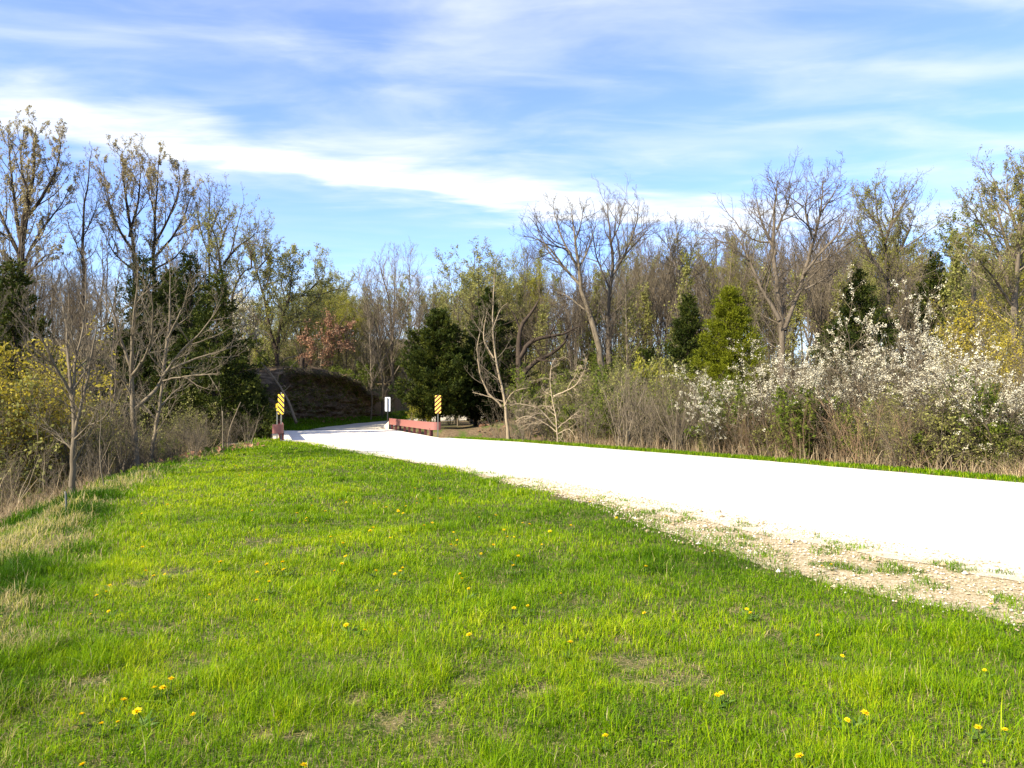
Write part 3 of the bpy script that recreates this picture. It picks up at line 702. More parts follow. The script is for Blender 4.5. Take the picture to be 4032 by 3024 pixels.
def hero(name, seed, Y, leaders, label, cat='tree', group=None, jit=.9, base=None, **kw):
    """a tree whose trunk and main limbs follow the photo; limbs lean in depth too"""
    rng = rs(seed + 1000); LW = []
    b0 = W(*leaders[0][0][0], Y)
    gz = float(h(b0[0], b0[1]))
    for k, (pts, ra, rb) in enumerate(leaders):
        dy = 0.0 if k == 0 else rng.uniform(-1, 1) * jit; n = len(pts)
        q_ = []
        for i_, (px, py) in enumerate(pts):
            yo = dy * (i_ / max(1, n - 1)) * 2.0
            v_ = W(px, py, Y); q_.append(v_ + np.array([v_[0] / Y * yo, yo, (v_[2] - EYE) / Y * yo]))
        LW.append([np.array(q_), ra, rb])
    first = LW[0][0]
    if first[0][2] > gz + .05: first = np.concatenate([[np.array([first[0][0], first[0][1], gz - .3])], first])
    else: first[0][2] = gz - .3
    LW[0][0] = first
    org = np.array([first[0][0], first[0][1], gz])
    LW = [(p_ - org, a, c) for p_, a, c in LW]
    return place(name, tree(seed, LW, **kw), org, label, cat, group)
# ------------------------------------------------------------------ single trees, left
BUDT = dict(mat=F_BUD, n=9000, size=.05, asp=.6, spread=.06)
BUDS = dict(mat=F_BUDG, n=5000, size=.05, asp=.55, spread=.06)
hero('budding_tree', 11, 52, [([(72, 1480), (76, 1250), (80, 1000), (90, 840), (112, 680), (125, 490)], .34, .02),
     ([(80, 980), (45, 820), (25, 650), (12, 520)], .15, .015), ([(88, 860), (150, 780), (205, 660), (225, 545)], .13, .015),
     ([(80, 1040), (10, 900), (-50, 760), (-90, 640)], .14, .015), ([(85, 940), (100, 780), (70, 640), (75, 500)], .12, .015),
     ([(82, 1050), (150, 900), (225, 800), (262, 730)], .10, .015), ([(82, 1100), (170, 1010), (240, 990)], .08, .012), ([(76, 1120), (0, 1000), (-60, 960)], .08, .012)],
     'tallest budding tree above the dark cedar, its forked crown flushed tan', limb=2.6, twig=.009, nlimb=64, n2=6, n3=5, mats=(B_DARK, B_GREY), leaf=dict(BUDT, n=26000), ang=42, trop=.13)
hero('bare_tree', 12, 55, [([(300, 1480), (308, 1100), (316, 850), (330, 690), (348, 575)], .17, .015), ([(312, 940), (350, 860), (385, 740)], .05, .01), ([(310, 1000), (265, 900), (250, 840)], .05, .01)],
     'slender bare tree with one straight stem between the two budding trees', limb=2.2, twig=.009, nlimb=42, n2=6, n3=4, mats=(B_DARK, B_GREY), ang=50, trop=.08, tipcut=.7)
hero('budding_tree', 13, 57, [([(525, 1480), (522, 1150), (512, 1000), (490, 850), (472, 720), (466, 575)], .24, .02),
     ([(510, 980), (440, 860), (402, 720), (392, 640)], .11, .012), ([(600, 1460), (603, 1150), (598, 1000), (602, 850), (612, 700), (617, 600)], .22, .015),
     ([(600, 960), (660, 840), (690, 740), (692, 635)], .10, .012), ([(603, 1010), (690, 900), (735, 800), (752, 730)], .10, .012), ([(500, 930), (530, 800), (540, 680), (535, 610)], .10, .012),
     ([(600, 1060), (690, 1000), (750, 900)], .08, .012), ([(518, 1060), (440, 990), (395, 900)], .08, .012), ([(606, 860), (575, 740), (570, 650)], .07, .012)],
     'wide budding tree with two dark trunks and a tan flushed crown', limb=2.5, twig=.009, nlimb=78, n2=6, n3=5, mats=(B_DARK, B_GREY), leaf=dict(BUDT, n=24000), ang=40, trop=.15)
hero('bare_tree', 14, 60, [([(812, 1450), (812, 1100), (815, 900), (812, 715)], .15, .012), ([(814, 950), (850, 840), (880, 760)], .06, .01), ([(813, 990), (780, 880), (765, 800)], .06, .01)],
     'narrow bare tree standing behind the twin topped cedars', limb=2.4, twig=.009, nlimb=44, n2=6, n3=5, mats=(B_DARK, B_GREY), ang=46, leaf=dict(BUDS, n=1500))
hero('crooked_tree', 15, 52, [([(886, 1430), (884, 1200), (874, 1050), (845, 930), (800, 850)], .16, .02), ([(874, 1040), (925, 970), (985, 930), (1010, 900)], .09, .012), ([(880, 1130), (830, 1020), (810, 960)], .07, .012), ([(860, 975), (880, 900), (905, 860)], .07, .012)],
     'crooked dark tree with sparse green buds leaning over the cedars', limb=2.4, twig=.009, nlimb=34, n2=6, n3=5, mats=(B_DARK, B_GREY), leaf=dict(BUDS, n=5500), ang=52)
hero('arching_tree', 16, 54, [([(905, 1460), (908, 1300), (918, 1160), (942, 1095), (985, 1052), (1020, 1058), (1050, 1075)], .14, .02), ([(985, 1052), (985, 1000), (968, 950), (960, 905)], .07, .012), ([(942, 1095), (930, 1030), (950, 985)], .06, .01), ([(1010, 1056), (1050, 1010), (1080, 960)], .06, .01)],
     'dark tree whose upper trunk arches over to the right', limb=2.0, twig=.009, nlimb=30, n2=6, n3=5, mats=(B_DARK, B_GREY), leaf=dict(BUDS, n=3500), ang=52)
hero('forked_tree', 17, 57, [([(1094, 1478), (1090, 1410), (1080, 1355), (1056, 1275), (1024, 1135), (1000, 1060), (985, 1000)], .19, .02), ([(1086, 1380), (1104, 1290), (1126, 1203), (1146, 1120), (1153, 1010)], .13, .015), ([(1130, 1190), (1190, 1160), (1240, 1120), (1290, 1070)], .07, .012), ([(1028, 1150), (1060, 1080), (1080, 1020)], .06, .01), ([(1106, 1285), (1180, 1230), (1230, 1190)], .06, .01)],
     'dark forked tree with fresh green leaves on top of the earth bank', limb=2.9, twig=.009, nlimb=44, n2=7, n3=5, mats=(B_DARK, B_GREY), leaf=dict(mat=F_BUDG, n=16000, size=.06, asp=.6, spread=.09), ang=52)
hero('bare_tree', 18, 17, [([(290, 1930), (292, 1800), (291, 1690), (286, 1590), (278, 1545)], .072, .038),
     ([(280, 1550), (215, 1430), (140, 1300), (98, 1225)], .035, .006), ([(280, 1550), (265, 1400), (252, 1250), (232, 1140)], .038, .006), ([(286, 1570), (298, 1400), (325, 1270), (332, 1150)], .035, .006),
     ([(291, 1720), (318, 1600), (345, 1490), (362, 1370), (385, 1240)], .04, .006), ([(291, 1735), (350, 1680), (405, 1650), (455, 1590)], .025, .005), ([(289, 1770), (225, 1705), (180, 1665)], .022, .005), ([(284, 1560), (240, 1480), (190, 1420), (150, 1380)], .025, .005), ([(282, 1545), (350, 1440), (420, 1330)], .025, .005)],
     'bare grey tree standing alone at the edge of the lawn beside the yellow shrub', limb=1.05, nlimb=56, n2=6, n3=4, twig=.0038, mats=(B_TAN, B_TAN), ang=40, trop=.10, lr=.012, jit=.6, wob=.11)
hero('bare_tree', 19, 23, [([(545, 1850), (540, 1750), (526, 1640), (518, 1520), (516, 1440)], .10, .05), ([(516, 1450), (472, 1340), (440, 1230), (400, 1120)], .05, .007), ([(516, 1470), (520, 1300), (532, 1150), (536, 1010)], .055, .007), ([(517, 1480), (585, 1370), (600, 1270), (590, 1150)], .05, .007),
     ([(530, 1610), (600, 1550), (640, 1480), (660, 1350), (668, 1200), (662, 1060)], .06, .007), ([(642, 1470), (740, 1420), (850, 1385), (945, 1350)], .045, .006), ([(642, 1480), (705, 1390), (790, 1310), (865, 1195)], .045, .006), ([(520, 1560), (460, 1470), (400, 1420)], .035, .006), ([(660, 1330), (720, 1200), (745, 1090)], .03, .006), ([(640, 1500), (740, 1480), (860, 1470)], .03, .006)],
     'spreading bare tree with a bent trunk in front of the tall dark cedars', limb=1.4, nlimb=64, n2=6, n3=4, twig=.0045, mats=(B_TAN, B_TAN), ang=44, trop=.09, lr=.012, jit=.7)
hero('bare_tree', 20, 25, [([(600, 1850), (608, 1740), (630, 1620), (635, 1540), (642, 1440), (650, 1330)], .075, .015), ([(632, 1600), (690, 1540), (750, 1500)], .03, .006), ([(640, 1460), (600, 1360), (590, 1250)], .03, .006), ([(622, 1660), (570, 1600), (540, 1570)], .03, .006)],
     'second bare trunk leaning close behind the spreading bare tree', limb=1.2, nlimb=26, n2=6, n3=4, twig=.0045, mats=(B_TAN, B_TAN), ang=46, lr=.012)
# ------------------------------------------------------------------ single trees, centre and right
hero('bare_tree', 31, 92, [([(1546, 1690), (1546, 1400), (1534, 1200), (1505, 1080), (1482, 1010)], .22, .015), ([(1546, 1470), (1480, 1300), (1430, 1160), (1402, 1085)], .10, .012), ([(1548, 1420), (1590, 1260), (1612, 1110), (1602, 1000)], .11, .012), ([(1546, 1380), (1552, 1150), (1552, 990)], .11, .012), ([(1550, 1480), (1635, 1310), (1680, 1200)], .09, .012), ([(1540, 1330), (1470, 1200), (1440, 1080)], .08, .012), ([(1546, 1540), (1450, 1420), (1400, 1330)], .07, .012)],
     'fan shaped bare tree with a dark trunk behind the pale sign back', limb=3.6, twig=.012, nlimb=90, n2=7, n3=5, mats=(B_GREY, B_TAN), ang=38, trop=.10, leaf=dict(BUDS, n=1600))
hero('bare_tree', 32, 36.5, [([(2000, 1728), (1985, 1620), (1966, 1520), (1946, 1420), (1936, 1280), (1941, 1160), (1946, 1080)], .085, .014), ([(1974, 1600), (1912, 1520), (1880, 1400), (1888, 1320), (1905, 1240)], .05, .008), ([(1944, 1410), (1905, 1330), (1918, 1210)], .045, .008), ([(1985, 1600), (2020, 1545), (2085, 1525)], .04, .008), ([(1980, 1580), (1900, 1555), (1860, 1545)], .03, .008), ([(1938, 1300), (1970, 1220), (2000, 1190)], .03, .008)],
     'pale crooked bare tree at the road edge in front of the cedars', limb=1.5, nlimb=36, n2=5, n3=4, twig=.006, mats=(B_PALE, B_TAN), ang=48, lr=.011)
hero('gnarled_oak', 33, 53, [([(2052, 1600), (2045, 1480), (2042, 1380), (2052, 1290), (2085, 1240), (2125, 1175)], .33, .04), ([(2045, 1410), (2090, 1345), (2150, 1325), (2225, 1312), (2290, 1280)], .19, .025), ([(2048, 1490), (2100, 1425), (2170, 1390), (2230, 1335), (2242, 1270)], .19, .025), ([(2050, 1300), (2020, 1230), (1990, 1200)], .09, .02), ([(2160, 1325), (2200, 1260), (2215, 1200)], .07, .015), ([(2110, 1415), (2190, 1420), (2260, 1395)], .07, .015)],
     'gnarled black oak with heavy sinuous limbs reaching to the right', limb=2.0, twig=.009, nlimb=34, n2=6, n3=4, mats=(B_DARK, B_DARK), ang=58, trop=.04, wob=.24)
hero('leaning_tree', 34, 58, [([(2376, 1500), (2350, 1350), (2320, 1230), (2292, 1140), (2276, 1050), (2262, 930), (2252, 815)], .30, .02), ([(2285, 1120), (2215, 1040), (2150, 960), (2075, 925)], .12, .012), ([(2274, 1050), (2210, 920), (2180, 815)], .11, .012), ([(2276, 1060), (2325, 960), (2350, 860)], .10, .012), ([(2240, 1070), (2170, 1000), (2110, 880)], .08, .012), ([(2264, 960), (2290, 870), (2300, 810)], .07, .012), ([(2320, 1230), (2240, 1170), (2180, 1140)], .08, .012)],
     'big bare tree leaning left with a long bare trunk and gnarled top', limb=2.7, twig=.009, nlimb=66, n2=7, n3=5, mats=(B_TAN, B_GREY), ang=48, trop=.09, wob=.17)
hero('bare_tree', 35, 60, [([(2400, 1500), (2396, 1300), (2400, 1150), (2412, 1050), (2404, 920), (2395, 795)], .27, .02), ([(2408, 1090), (2470, 980), (2510, 880), (2522, 795)], .12, .012), ([(2440, 1030), (2530, 930), (2575, 870)], .09, .012), ([(2400, 1130), (2350, 1000), (2335, 900)], .09, .012), ([(2405, 960), (2440, 880), (2450, 800)], .08, .012), ([(2398, 1250), (2470, 1180), (2520, 1150)], .07, .012)],
     'upright bare tree close beside the big leaning one', limb=2.6, twig=.009, nlimb=66, n2=7, n3=5, mats=(B_GREY, B_GREY), ang=46, trop=.10, wob=.15)
hero('bare_tree', 36, 62, [([(2690, 1500), (2690, 1250), (2680, 1050), (2665, 865)], .17, .012), ([(2686, 1150), (2730, 1000), (2760, 900)], .08, .012), ([(2684, 1100), (2640, 980), (2620, 900)], .07, .012)],
     'thin grey bare tree rising behind the olive cedar pair', limb=2.3, twig=.009, nlimb=46, n2=7, n3=5, mats=(B_GREY, B_GREY), ang=42)
hero('bare_tree', 37, 46, [([(3080, 1400), (3078, 1230), (3068, 1130), (3060, 1000), (3062, 850), (3068, 700)], .26, .02), ([(3072, 1260), (2985, 1100), (2930, 980), (2875, 885)], .13, .012), ([(3090, 1300), (3160, 1100), (3202, 950), (3240, 800), (3252, 690)], .16, .015), ([(3165, 1080), (3235, 1000), (3300, 925), (3342, 850)], .10, .012), ([(3062, 1000), (3005, 860), (2985, 770)], .10, .012), ([(3064, 900), (3110, 800), (3120, 720)], .08, .012), ([(3205, 940), (3180, 830), (3190, 740)], .08, .012), ([(2950, 1020), (2900, 980), (2850, 920)], .07, .012), ([(3240, 830), (3290, 760), (3310, 720)], .06, .012), ([(3170, 1140), (3260, 1090), (3330, 1040)], .07, .012)],
     'broad bare tree with many trunks, the tallest behind the white blossom', limb=2.5, twig=.009, nlimb=110, n2=7, n3=5, mats=(B_GREY, B_GREY), ang=46, trop=.08, wob=.16)
hero('budding_tree', 38, 50, [([(3495, 1350), (3500, 1100), (3490, 950), (3470, 840), (3452, 735)], .20, .015), ([(3500, 1100), (3420, 980), (3385, 870)], .10, .012), ([(3500, 1060), (3570, 940), (3612, 840)], .10, .012), ([(3492, 960), (3525, 850), (3540, 765)], .09, .012), ([(3500, 1150), (3600, 1040), (3650, 980)], .08, .012), ([(3480, 900), (3420, 820), (3400, 760)], .07, .012)],
     'rounded budding tree with a yellow tinged crown beside the broad bare tree', limb=2.3, twig=.009, nlimb=84, n2=7, n3=5, mats=(B_GREY, B_GREY), leaf=dict(mat=F_LIME, n=12000, size=.042, asp=.55, spread=.07), ang=46)
hero('budding_tree', 39, 37, [([(3985, 1560), (3990, 1250), (4005, 1000), (4030, 820), (4045, 680)], .24, .02), ([(3992, 1150), (3935, 980), (3865, 860), (3822, 800)], .11, .012), ([(4000, 1040), (3945, 860), (3905, 740)], .10, .012), ([(4005, 1000), (4080, 850), (4120, 720)], .11, .012), ([(4000, 1100), (4090, 980), (4180, 900)], .10, .012), ([(3990, 1200), (3910, 1080), (3850, 1010)], .08, .012), ([(4015, 900), (3980, 780), (3985, 690)], .08, .012)],
     'tall tan budding tree at the right edge beside the utility pole', limb=2.1, twig=.009, nlimb=90, n2=7, n3=5, mats=(B_GREY, B_TAN), leaf=dict(mat=F_BUDG, n=20000, size=.04, asp=.55, spread=.06), ang=46)
hero('budding_tree', 40, 56, [([(3790, 1400), (3785, 1150), (3770, 980), (3755, 880)], .13, .012), ([(3785, 1100), (3830, 960), (3850, 880)], .07, .01), ([(3780, 1060), (3740, 980), (3725, 930)], .06, .01)],
     'small pale green tree seen through the gap beside the utility pole', limb=2.0, twig=.009, nlimb=40, n2=6, n3=4, mats=(B_GREY, B_GREY), leaf=dict(mat=F_GREEN, n=4500, size=.075, asp=.6, spread=.08), ang=48)
hero('oak_sapling', 41, 74, [([(1260, 1470), (1272, 1380), (1284, 1310), (1292, 1240)], .10, .012), ([(1270, 1400), (1225, 1340), (1200, 1320)], .04, .008), ([(1280, 1340), (1330, 1290), (1380, 1290)], .04, .008), ([(1266, 1430), (1215, 1410), (1190, 1400)], .035, .008), ([(1282, 1360), (1330, 1340), (1375, 1345)], .035, .008)],
     'young oak still holding russet brown dead leaves above the bank', limb=1.5, twig=.009, nlimb=34, n2=6, n3=5, mats=(B_PALE, B_GREY), leaf=dict(mat=F_BROWN, n=4200, size=.085, asp=.6, spread=.10), ang=62, trop=-.01)
hero('blossom_tree', 42, 66, [([(955, 1460), (950, 1350), (940, 1250), (935, 1160)], .10, .012), ([(950, 1350), (985, 1270), (1000, 1200)], .05, .008), ([(948, 1330), (915, 1260), (905, 1200)], .05, .008), ([(955, 1400), (1000, 1340), (1020, 1290)], .04, .008)],
     'white flowering tree glimpsed at the edge of the tall dark cedars', limb=1.6, twig=.009, nlimb=44, n2=6, n3=5, mats=(B_PALE, B_TAN), leaf=dict(mat=F_WHITE, n=5200, size=.06, asp=.7, spread=.10), ang=48)
hero('bare_tree', 43, 60, [([(975, 1520), (980, 1380), (995, 1280), (990, 1180)], .09, .012), ([(985, 1330), (1020, 1230), (1030, 1150)], .05, .008)],
     'thin sunlit pale trunk standing in front of the white flowering tree', limb=1.6, twig=.009, nlimb=22, n2=5, n3=4, mats=(B_PALE, B_TAN), ang=48)
hero('dead_sapling', 44, 34, [([(2195, 1730), (2190, 1640), (2170, 1520), (2176, 1430), (2186, 1410)], .04, .008), ([(2180, 1560), (2260, 1520), (2300, 1460), (2312, 1410)], .035, .008), ([(2188, 1680), (2120, 1610), (2040, 1590), (2005, 1600)], .035, .008), ([(2192, 1690), (2250, 1640), (2310, 1590)], .03, .008), ([(2190, 1700), (2130, 1660), (2070, 1640), (2030, 1660)], .03, .008), ([(2195, 1710), (2240, 1690), (2270, 1730)], .025, .006)],
     'dead pale sapling with broken sprawling branches beyond the road', cat='tree', limb=1.1, nlimb=44, n2=6, n3=5, twig=.005, mats=(B_PALE, B_PALE), ang=55, trop=-.02, wob=.2)
# ------------------------------------------------------------------ cedars
def put_cedar(seed, px, Yd, ytop, Rm, label, ybase=None, fmat=None, **kw):
    x = (px - 2016) / FPX * Yd; gz = float(h(x, Yd)); H = EYE + (HOR - ytop) / FPX * Yd - gz
    return place('cedar_tree', cedar(seed, H, Rm, fmat=fmat, **kw), (x, Yd, gz), label, 'tree')
col = lambda u: np.minimum(1, .65 + 1.6 * u) * (1 - u) ** .95 * 1.1 + .03
put_cedar(51, 560, 46, 985, 3.0, 'dark cedar hidden behind the bare branches, below the twin trunked budding tree', prof=col, n=42000)
put_cedar(52, 742, 45, 965, 3.2, 'tallest dark cedar with a pointed top, between two lower cedars', prof=col, n=56000, lobes=1.3)
put_cedar(53, 850, 42, 1040, 2.7, 'dark cedar next to the earth bank, low skirt in deep shade', prof=col, n=50000, lobes=1.3)
put_cedar(54, 660, 49, 1050, 2.9, 'shorter dark cedar filling the gap behind the tallest cedar', prof=col, n=36000)
put_cedar(55, 925, 47, 1330, 1.9, 'low dark cedar crouching at the foot of the cedar group beside the bank', prof=col, n=30000)
put_cedar(65, 985, 49.5, 1470, 1.05, 'small dark cedar added in place of cedar shade at the near end of the earth bank, beside the leaning dead trunk', n=20000)  # made-up cedar, darkens the near bank end in place of cast shade
put_cedar(56, 40, 33, 1000, 2.5, 'dark olive cedar at the left edge above the yellow shrub', prof=col, n=46000)
put_cedar(57, 1725, 53.5, 1210, 2.75, 'cone shaped cedar behind the guard rail and its striped board', n=76000, base=.10, lobes=.9)
put_cedar(58, 1925, 55, 1120, 2.1, 'ragged narrow cedar behind the pale crooked tree', prof=col, n=42000, lobes=1.6)
put_cedar(59, 2712, 42, 1150, 1.35, 'smaller dark olive cedar leaning against the bright one', n=40000, size=.07, prof=lambda u: (1 - u) ** .8 + .05)
put_cedar(60, 2875, 38, 1118, 1.8, 'bright yellow green cedar, broad and cone shaped', n=120000, size=.045, fmat=F_CEDARY, lobes=.45, prof=lambda u: np.minimum(1, .7 + u) * (1 - u) ** .7 + .04)
put_cedar(61, 3390, 47, 1045, 2.3, 'dark cedar showing through the branches above the white blossom', prof=col, n=40000)
put_cedar(62, 3690, 50, 975, 2.0, 'dark cedar between the budding tree and the utility pole', prof=col, n=40000)
put_cedar(63, 3290, 36, 1265, 1.6, 'small dark cedar half buried in the white blossom', n=34000)
put_cedar(64, 1870, 58, 1290, 2.0, 'dark cedar wedged between the cone shaped cedar and the ragged one', prof=col, n=32000)
# ------------------------------------------------------------------ dead wood and the utility pole
def log_thing(name, pts, r0, r1, m_, label, cat='dead trunk', stubs=0, seed=1):
    rng = rs(seed); P, L_ = resample(pts, 14, rng, .05); o_ = P[0].copy(); b = MB(); b.tubes((P - o_)[None], np.linspace(r0, r1, 14)[None], 8, caps=True)
    for k in range(stubs):
        i_ = rng.randint(2, 13); d = unit(rng.randn(3)); l_ = rng.uniform(.3, .9); q_ = P[i_] - o_
        b.tubes(np.array([[q_, q_ + d * l_ * .5, q_ + d * l_ + np.array([0, 0, .1])]]), np.array([[r1 * .7, r1 * .5, r1 * .3]]), 5)
    ob = link(name, b.mesh(name, m_)); ob.location = o_; return tag(ob, label, cat)
def Wg(px, py, Yd): return W(px, py, Yd)
log_thing('dead_tree', [Wg(1168, 1665, 50.3), Wg(1140, 1590, 50.8), Wg(1100, 1520, 51.4), Wg(1052, 1455, 52), Wg(1024, 1425, 52.3)], .10, .05, B_PALE, 'broken white dead trunk leaning down the earth bank', stubs=5, seed=3)
g_ = Wg(1190, 1470, 68); g_[2] = float(h(g_[0], g_[1]))
log_thing('tree_snag', [g_ - [0, 0, .3], g_ + [.03, 0, .5], g_ + [-.05, 0, 1.1], g_ + [.05, 0, 1.62]], .27, .19, B_DARK, 'short charred black snag standing on top of the earth bank', 'tree stump', 2, 5)
log_thing('fallen_log', [Wg(1225, 1447, 72), Wg(1258, 1455, 72), Wg(1292, 1463, 72.5)], .13, .10, B_DARK, 'dark fallen log propped above the bank beside the black snag', seed=6)
log_thing('fallen_branch', [Wg(1070, 1478, 62), Wg(1095, 1440, 62), Wg(1130, 1410, 62), Wg(1168, 1402, 62.3)], .07, .04, B_PALE, 'pale curved fallen branch on the bank below the forked tree', 'branch', 2, 7)
log_thing('fallen_branch', [Wg(1118, 1455, 66), Wg(1150, 1440, 66), Wg(1175, 1415, 66.2)], .05, .035, B_TAN, 'thin tan fallen branch ending at the black snag', 'branch', 1, 8)
g_ = W(898, 1752, 29.5); g_[2] = float(h(g_[0], g_[1])); log_thing('leaning_sapling', [g_ - [0, 0, .1], W(905, 1700, g_[1]), W(925, 1640, g_[1] + .2), W(948, 1583, g_[1] + .4)], .03, .012, B_PALE, 'pale dead sapling leaning right out of the brush near the left guard rail', 'sapling', 3, 9)
g_ = W(880, 1765, 28.5); g_[2] = float(h(g_[0], g_[1])); log_thing('dead_pole', [g_ - [0, 0, .1], W(879, 1690, g_[1]), W(876, 1618, g_[1])], .025, .015, B_TAN, 'straight thin dead pole beside the pale leaning sapling', 'sapling', 1, 10)
g_ = W(425, 1945, 15.5); g_[2] = float(h(g_[0], g_[1])); log_thing('young_sapling', [g_ - [0, 0, .1], W(405, 1850, g_[1]), W(398, 1740, g_[1]), W(402, 1640, g_[1]), W(398, 1560, g_[1])], .014, .005, B_TAN, 'thin straight sapling stem in front of the dry stalks by the lone bare tree', 'sapling', 2, 11)

g_ = W(3838, 1300, 58); gz = float(h(g_[0], g_[1])); zt = W(3838, 1028, 58)[2]
root = bpy.data.objects.new('utility_pole', None); COL.objects.link(root); root.location = (g_[0], g_[1], gz)
tag(root, 'pale wooden utility pole with a small crossarm rising above the yellow bush', 'utility pole')
b = MB(); b.tubes(np.array([[(0, 0, -.5), (0, 0, (zt - gz) * .5), (0, 0, zt - gz)]]), np.array([[.17, .15, .125]]), 10, caps=True); link('pole', b.mesh('pole', B_PALE), root)
b = MB(); b.box((0, -.16, zt - gz - .25), (1.5, .10, .12)); link('crossarm', b.mesh('crossarm', B_PALE), root)
M_INS = paint('insulator', (.55, .55, .53), .25, 9)
for x_ in (-.62, -.25, .3, .64):
    b = MB(); b.tubes(np.array([[(x_, -.16, zt - gz - .19), (x_, -.16, zt - gz - .08), (x_, -.16, zt - gz), (x_, -.16, zt - gz + .05)]]), np.array([[.03, .06, .065, .03]]), 8, caps=True); link('insulator', b.mesh('insulator', M_INS), root)

# ------------------------------------------------------------------ the woods behind, tree by tree
def proto(seed, H, form, bm, leaf=None, **kw):
    rng = rs(seed); la = auto_leaders(rng, H, form, **kw.pop('la', {}))
    return H, tree(seed, la, mats=bm, leaf=leaf, **kw)
BG = [proto(101, 17, 'split', (B_GREY, B_GREY), la=dict(r=.17, n=6, spread=.20, fork=.30), limb=3.0, nlimb=80, n2=7, n3=5, ang=42, twig=.009),
      proto(102, 17, 'split', (B_TAN, B_GREY), la=dict(r=.16, n=5, spread=.18, fork=.36), limb=2.8, nlimb=78, n2=7, n3=5, ang=46, twig=.009),
      proto(103, 17, 'mono', (B_TAN, B_GREY), la=dict(r=.14), limb=2.8, nlimb=64, n2=7, n3=5, ang=48, twig=.009, tipcut=.6),
      proto(104, 16, 'split', (B_GREY, B_TWIG), la=dict(r=.15, n=7, spread=.24, fork=.24), limb=2.8, nlimb=84, n2=7, n3=5, ang=40, twig=.009)]
BGG = [proto(111, 15, 'split', (B_GREY, B_TWIG), dict(mat=F_BUDG, n=15000, size=.065, asp=.6, spread=.12), la=dict(r=.15, n=5, spread=.22, fork=.35), limb=2.8, nlimb=66, n2=6, n3=5, ang=48, twig=.009),
       proto(112, 15, 'split', (B_DARK, B_TWIG), dict(mat=F_LIME, n=15000, size=.062, asp=.6, spread=.12), la=dict(r=.14, n=4, spread=.22, fork=.4), limb=2.8, nlimb=60, n2=6, n3=5, ang=50, twig=.009)]
SAP = [proto(121, 8, 'mono', (B_TAN, B_GREY), la=dict(r=.055, lean=.06), limb=1.5, nlimb=30, n2=5, n3=4, ang=42, twig=.006),
       proto(122, 8, 'split', (B_GREY, B_TWIG), la=dict(r=.06, n=3, spread=.16, fork=.25), limb=1.4, nlimb=40, n2=5, n3=4, ang=42, twig=.006),
       proto(123, 8, 'mono', (B_DARK, B_TWIG), dict(mat=F_BUDG, n=2200, size=.07, asp=.6, spread=.1), la=dict(r=.05, lean=.08), limb=1.5, nlimb=30, n2=5, n3=4, ang=48, twig=.006)]
SKY_ = np.array([(-900, 850), (0, 900), (250, 980), (450, 960), (650, 930), (850, 930), (1000, 1130), (1150, 1100), (1350, 1085), (1420, 1120), (1560, 1050), (1750, 1020), (1900, 985), (2060, 985), (2200, 1000), (2350, 930), (2500, 880), (2700, 890), (2850, 900), (3000, 860), (3300, 850), (3500, 880), (3680, 940), (3780, 990), (3900, 960), (4032, 870), (5000, 850)], float)
rng = rs(77); cnt = 0; taken = []
def clear_of_road(x, y):
    tb = (x - BM[0]) * BD[0] + (y - BM[1]) * BD[1]; ab = (x - BM[0]) * BP[0] + (y - BM[1]) * BP[1]
    if abs(ab) < 4.7 and abs(tb) < 10.5: return False
    if y < 41 and xe(EL, y) - .5 < x < xe(ER, y) + 1.2: return False
    return not (50 < y < 99 and xe(FL, np.clip(y, 51, 98)) - 1.0 < x < xe(FR, np.clip(y, 51, 98)) + 1.0)
while cnt < 165:
    Yd = 62 + 52 * rng.rand() ** 1.15; px = rng.uniform(-120, 4750); x = (px - 2016) / FPX * Yd
    if px < 1000 and (rng.rand() < .5 or (px > 480 and Yd < 80)): continue
    if 1000 <= px < 1500 and Yd < 80: continue
    if not clear_of_road(x, Yd) or any((x - a) ** 2 + (Yd - c) ** 2 < 4.2 for a, c in taken): continue
    taken.append((x, Yd)); gz = float(h(x, Yd)); top = np.interp(px, SKY_[:, 0], SKY_[:, 1])
    H = (EYE + (HOR - top) / FPX * Yd - gz) * rng.uniform(.70, 1.0)
    green = (1000 < px < 1500) or (1560 < px < 2250 and rng.rand() < .6) or (3350 < px < 4200 and rng.rand() < .4) or rng.rand() < .07
    H0, parts = (BGG if green else BG)[rng.randint(2 if green else 4)]
    s_ = H / H0
    gp = 'leafing trees in the woods' if green else 'bare trees in the woods'
    if green:
        lab = 'woodland tree hazed with fresh yellow green leaves behind the bank and cedars' if px < 2300 else 'woodland tree hazed with yellow green leaves behind the white blossom'
    else:
        lab = 'bare grey tree in the woods behind the tall cedars' if px < 1050 else ('bare grey tree in the woods between the bank and the leaning tree' if px < 2250 else ('slim bare grey tree in the woods behind the big leaning tree' if px < 2950 else 'bare grey tree in the woods behind the white blossom'))
    gp = gp + ((' left' if px < 2300 else ' right') if green else ' left' if px < 1050 else ' centre' if px < 2250 else ' middle right' if px < 2950 else ' right')
    place('woodland_tree', parts, (x, Yd, gz), lab, 'tree', gp, rng.rand() * 6.28, s_ * rng.uniform(.85, 1.1), s_); cnt += 1
r2_ = rs(55); n = 300; Yd = r2_.uniform(112, 150, n); px_ = r2_.uniform(-900, 4900, n); fx = (px_ - 2016) / FPX * Yd; gz_ = h(fx, Yd)
Hf = (EYE + (HOR - np.interp(px_, SKY_[:, 0], SKY_[:, 1] + 110)) / FPX * Yd - gz_) * r2_.uniform(.6, .97, n); b = MB()
Pf = grow(r2_, np.stack([fx, Yd, gz_ - .3], 1), unit(np.stack([r2_.randn(n) * .05, r2_.randn(n) * .05, np.ones(n)], 1)), Hf, 10, .035, .02); Rf = np.linspace(1, .12, 10)[None] * (.009 * Hf)[:, None]; b.tubes(Pf, Rf, 5)
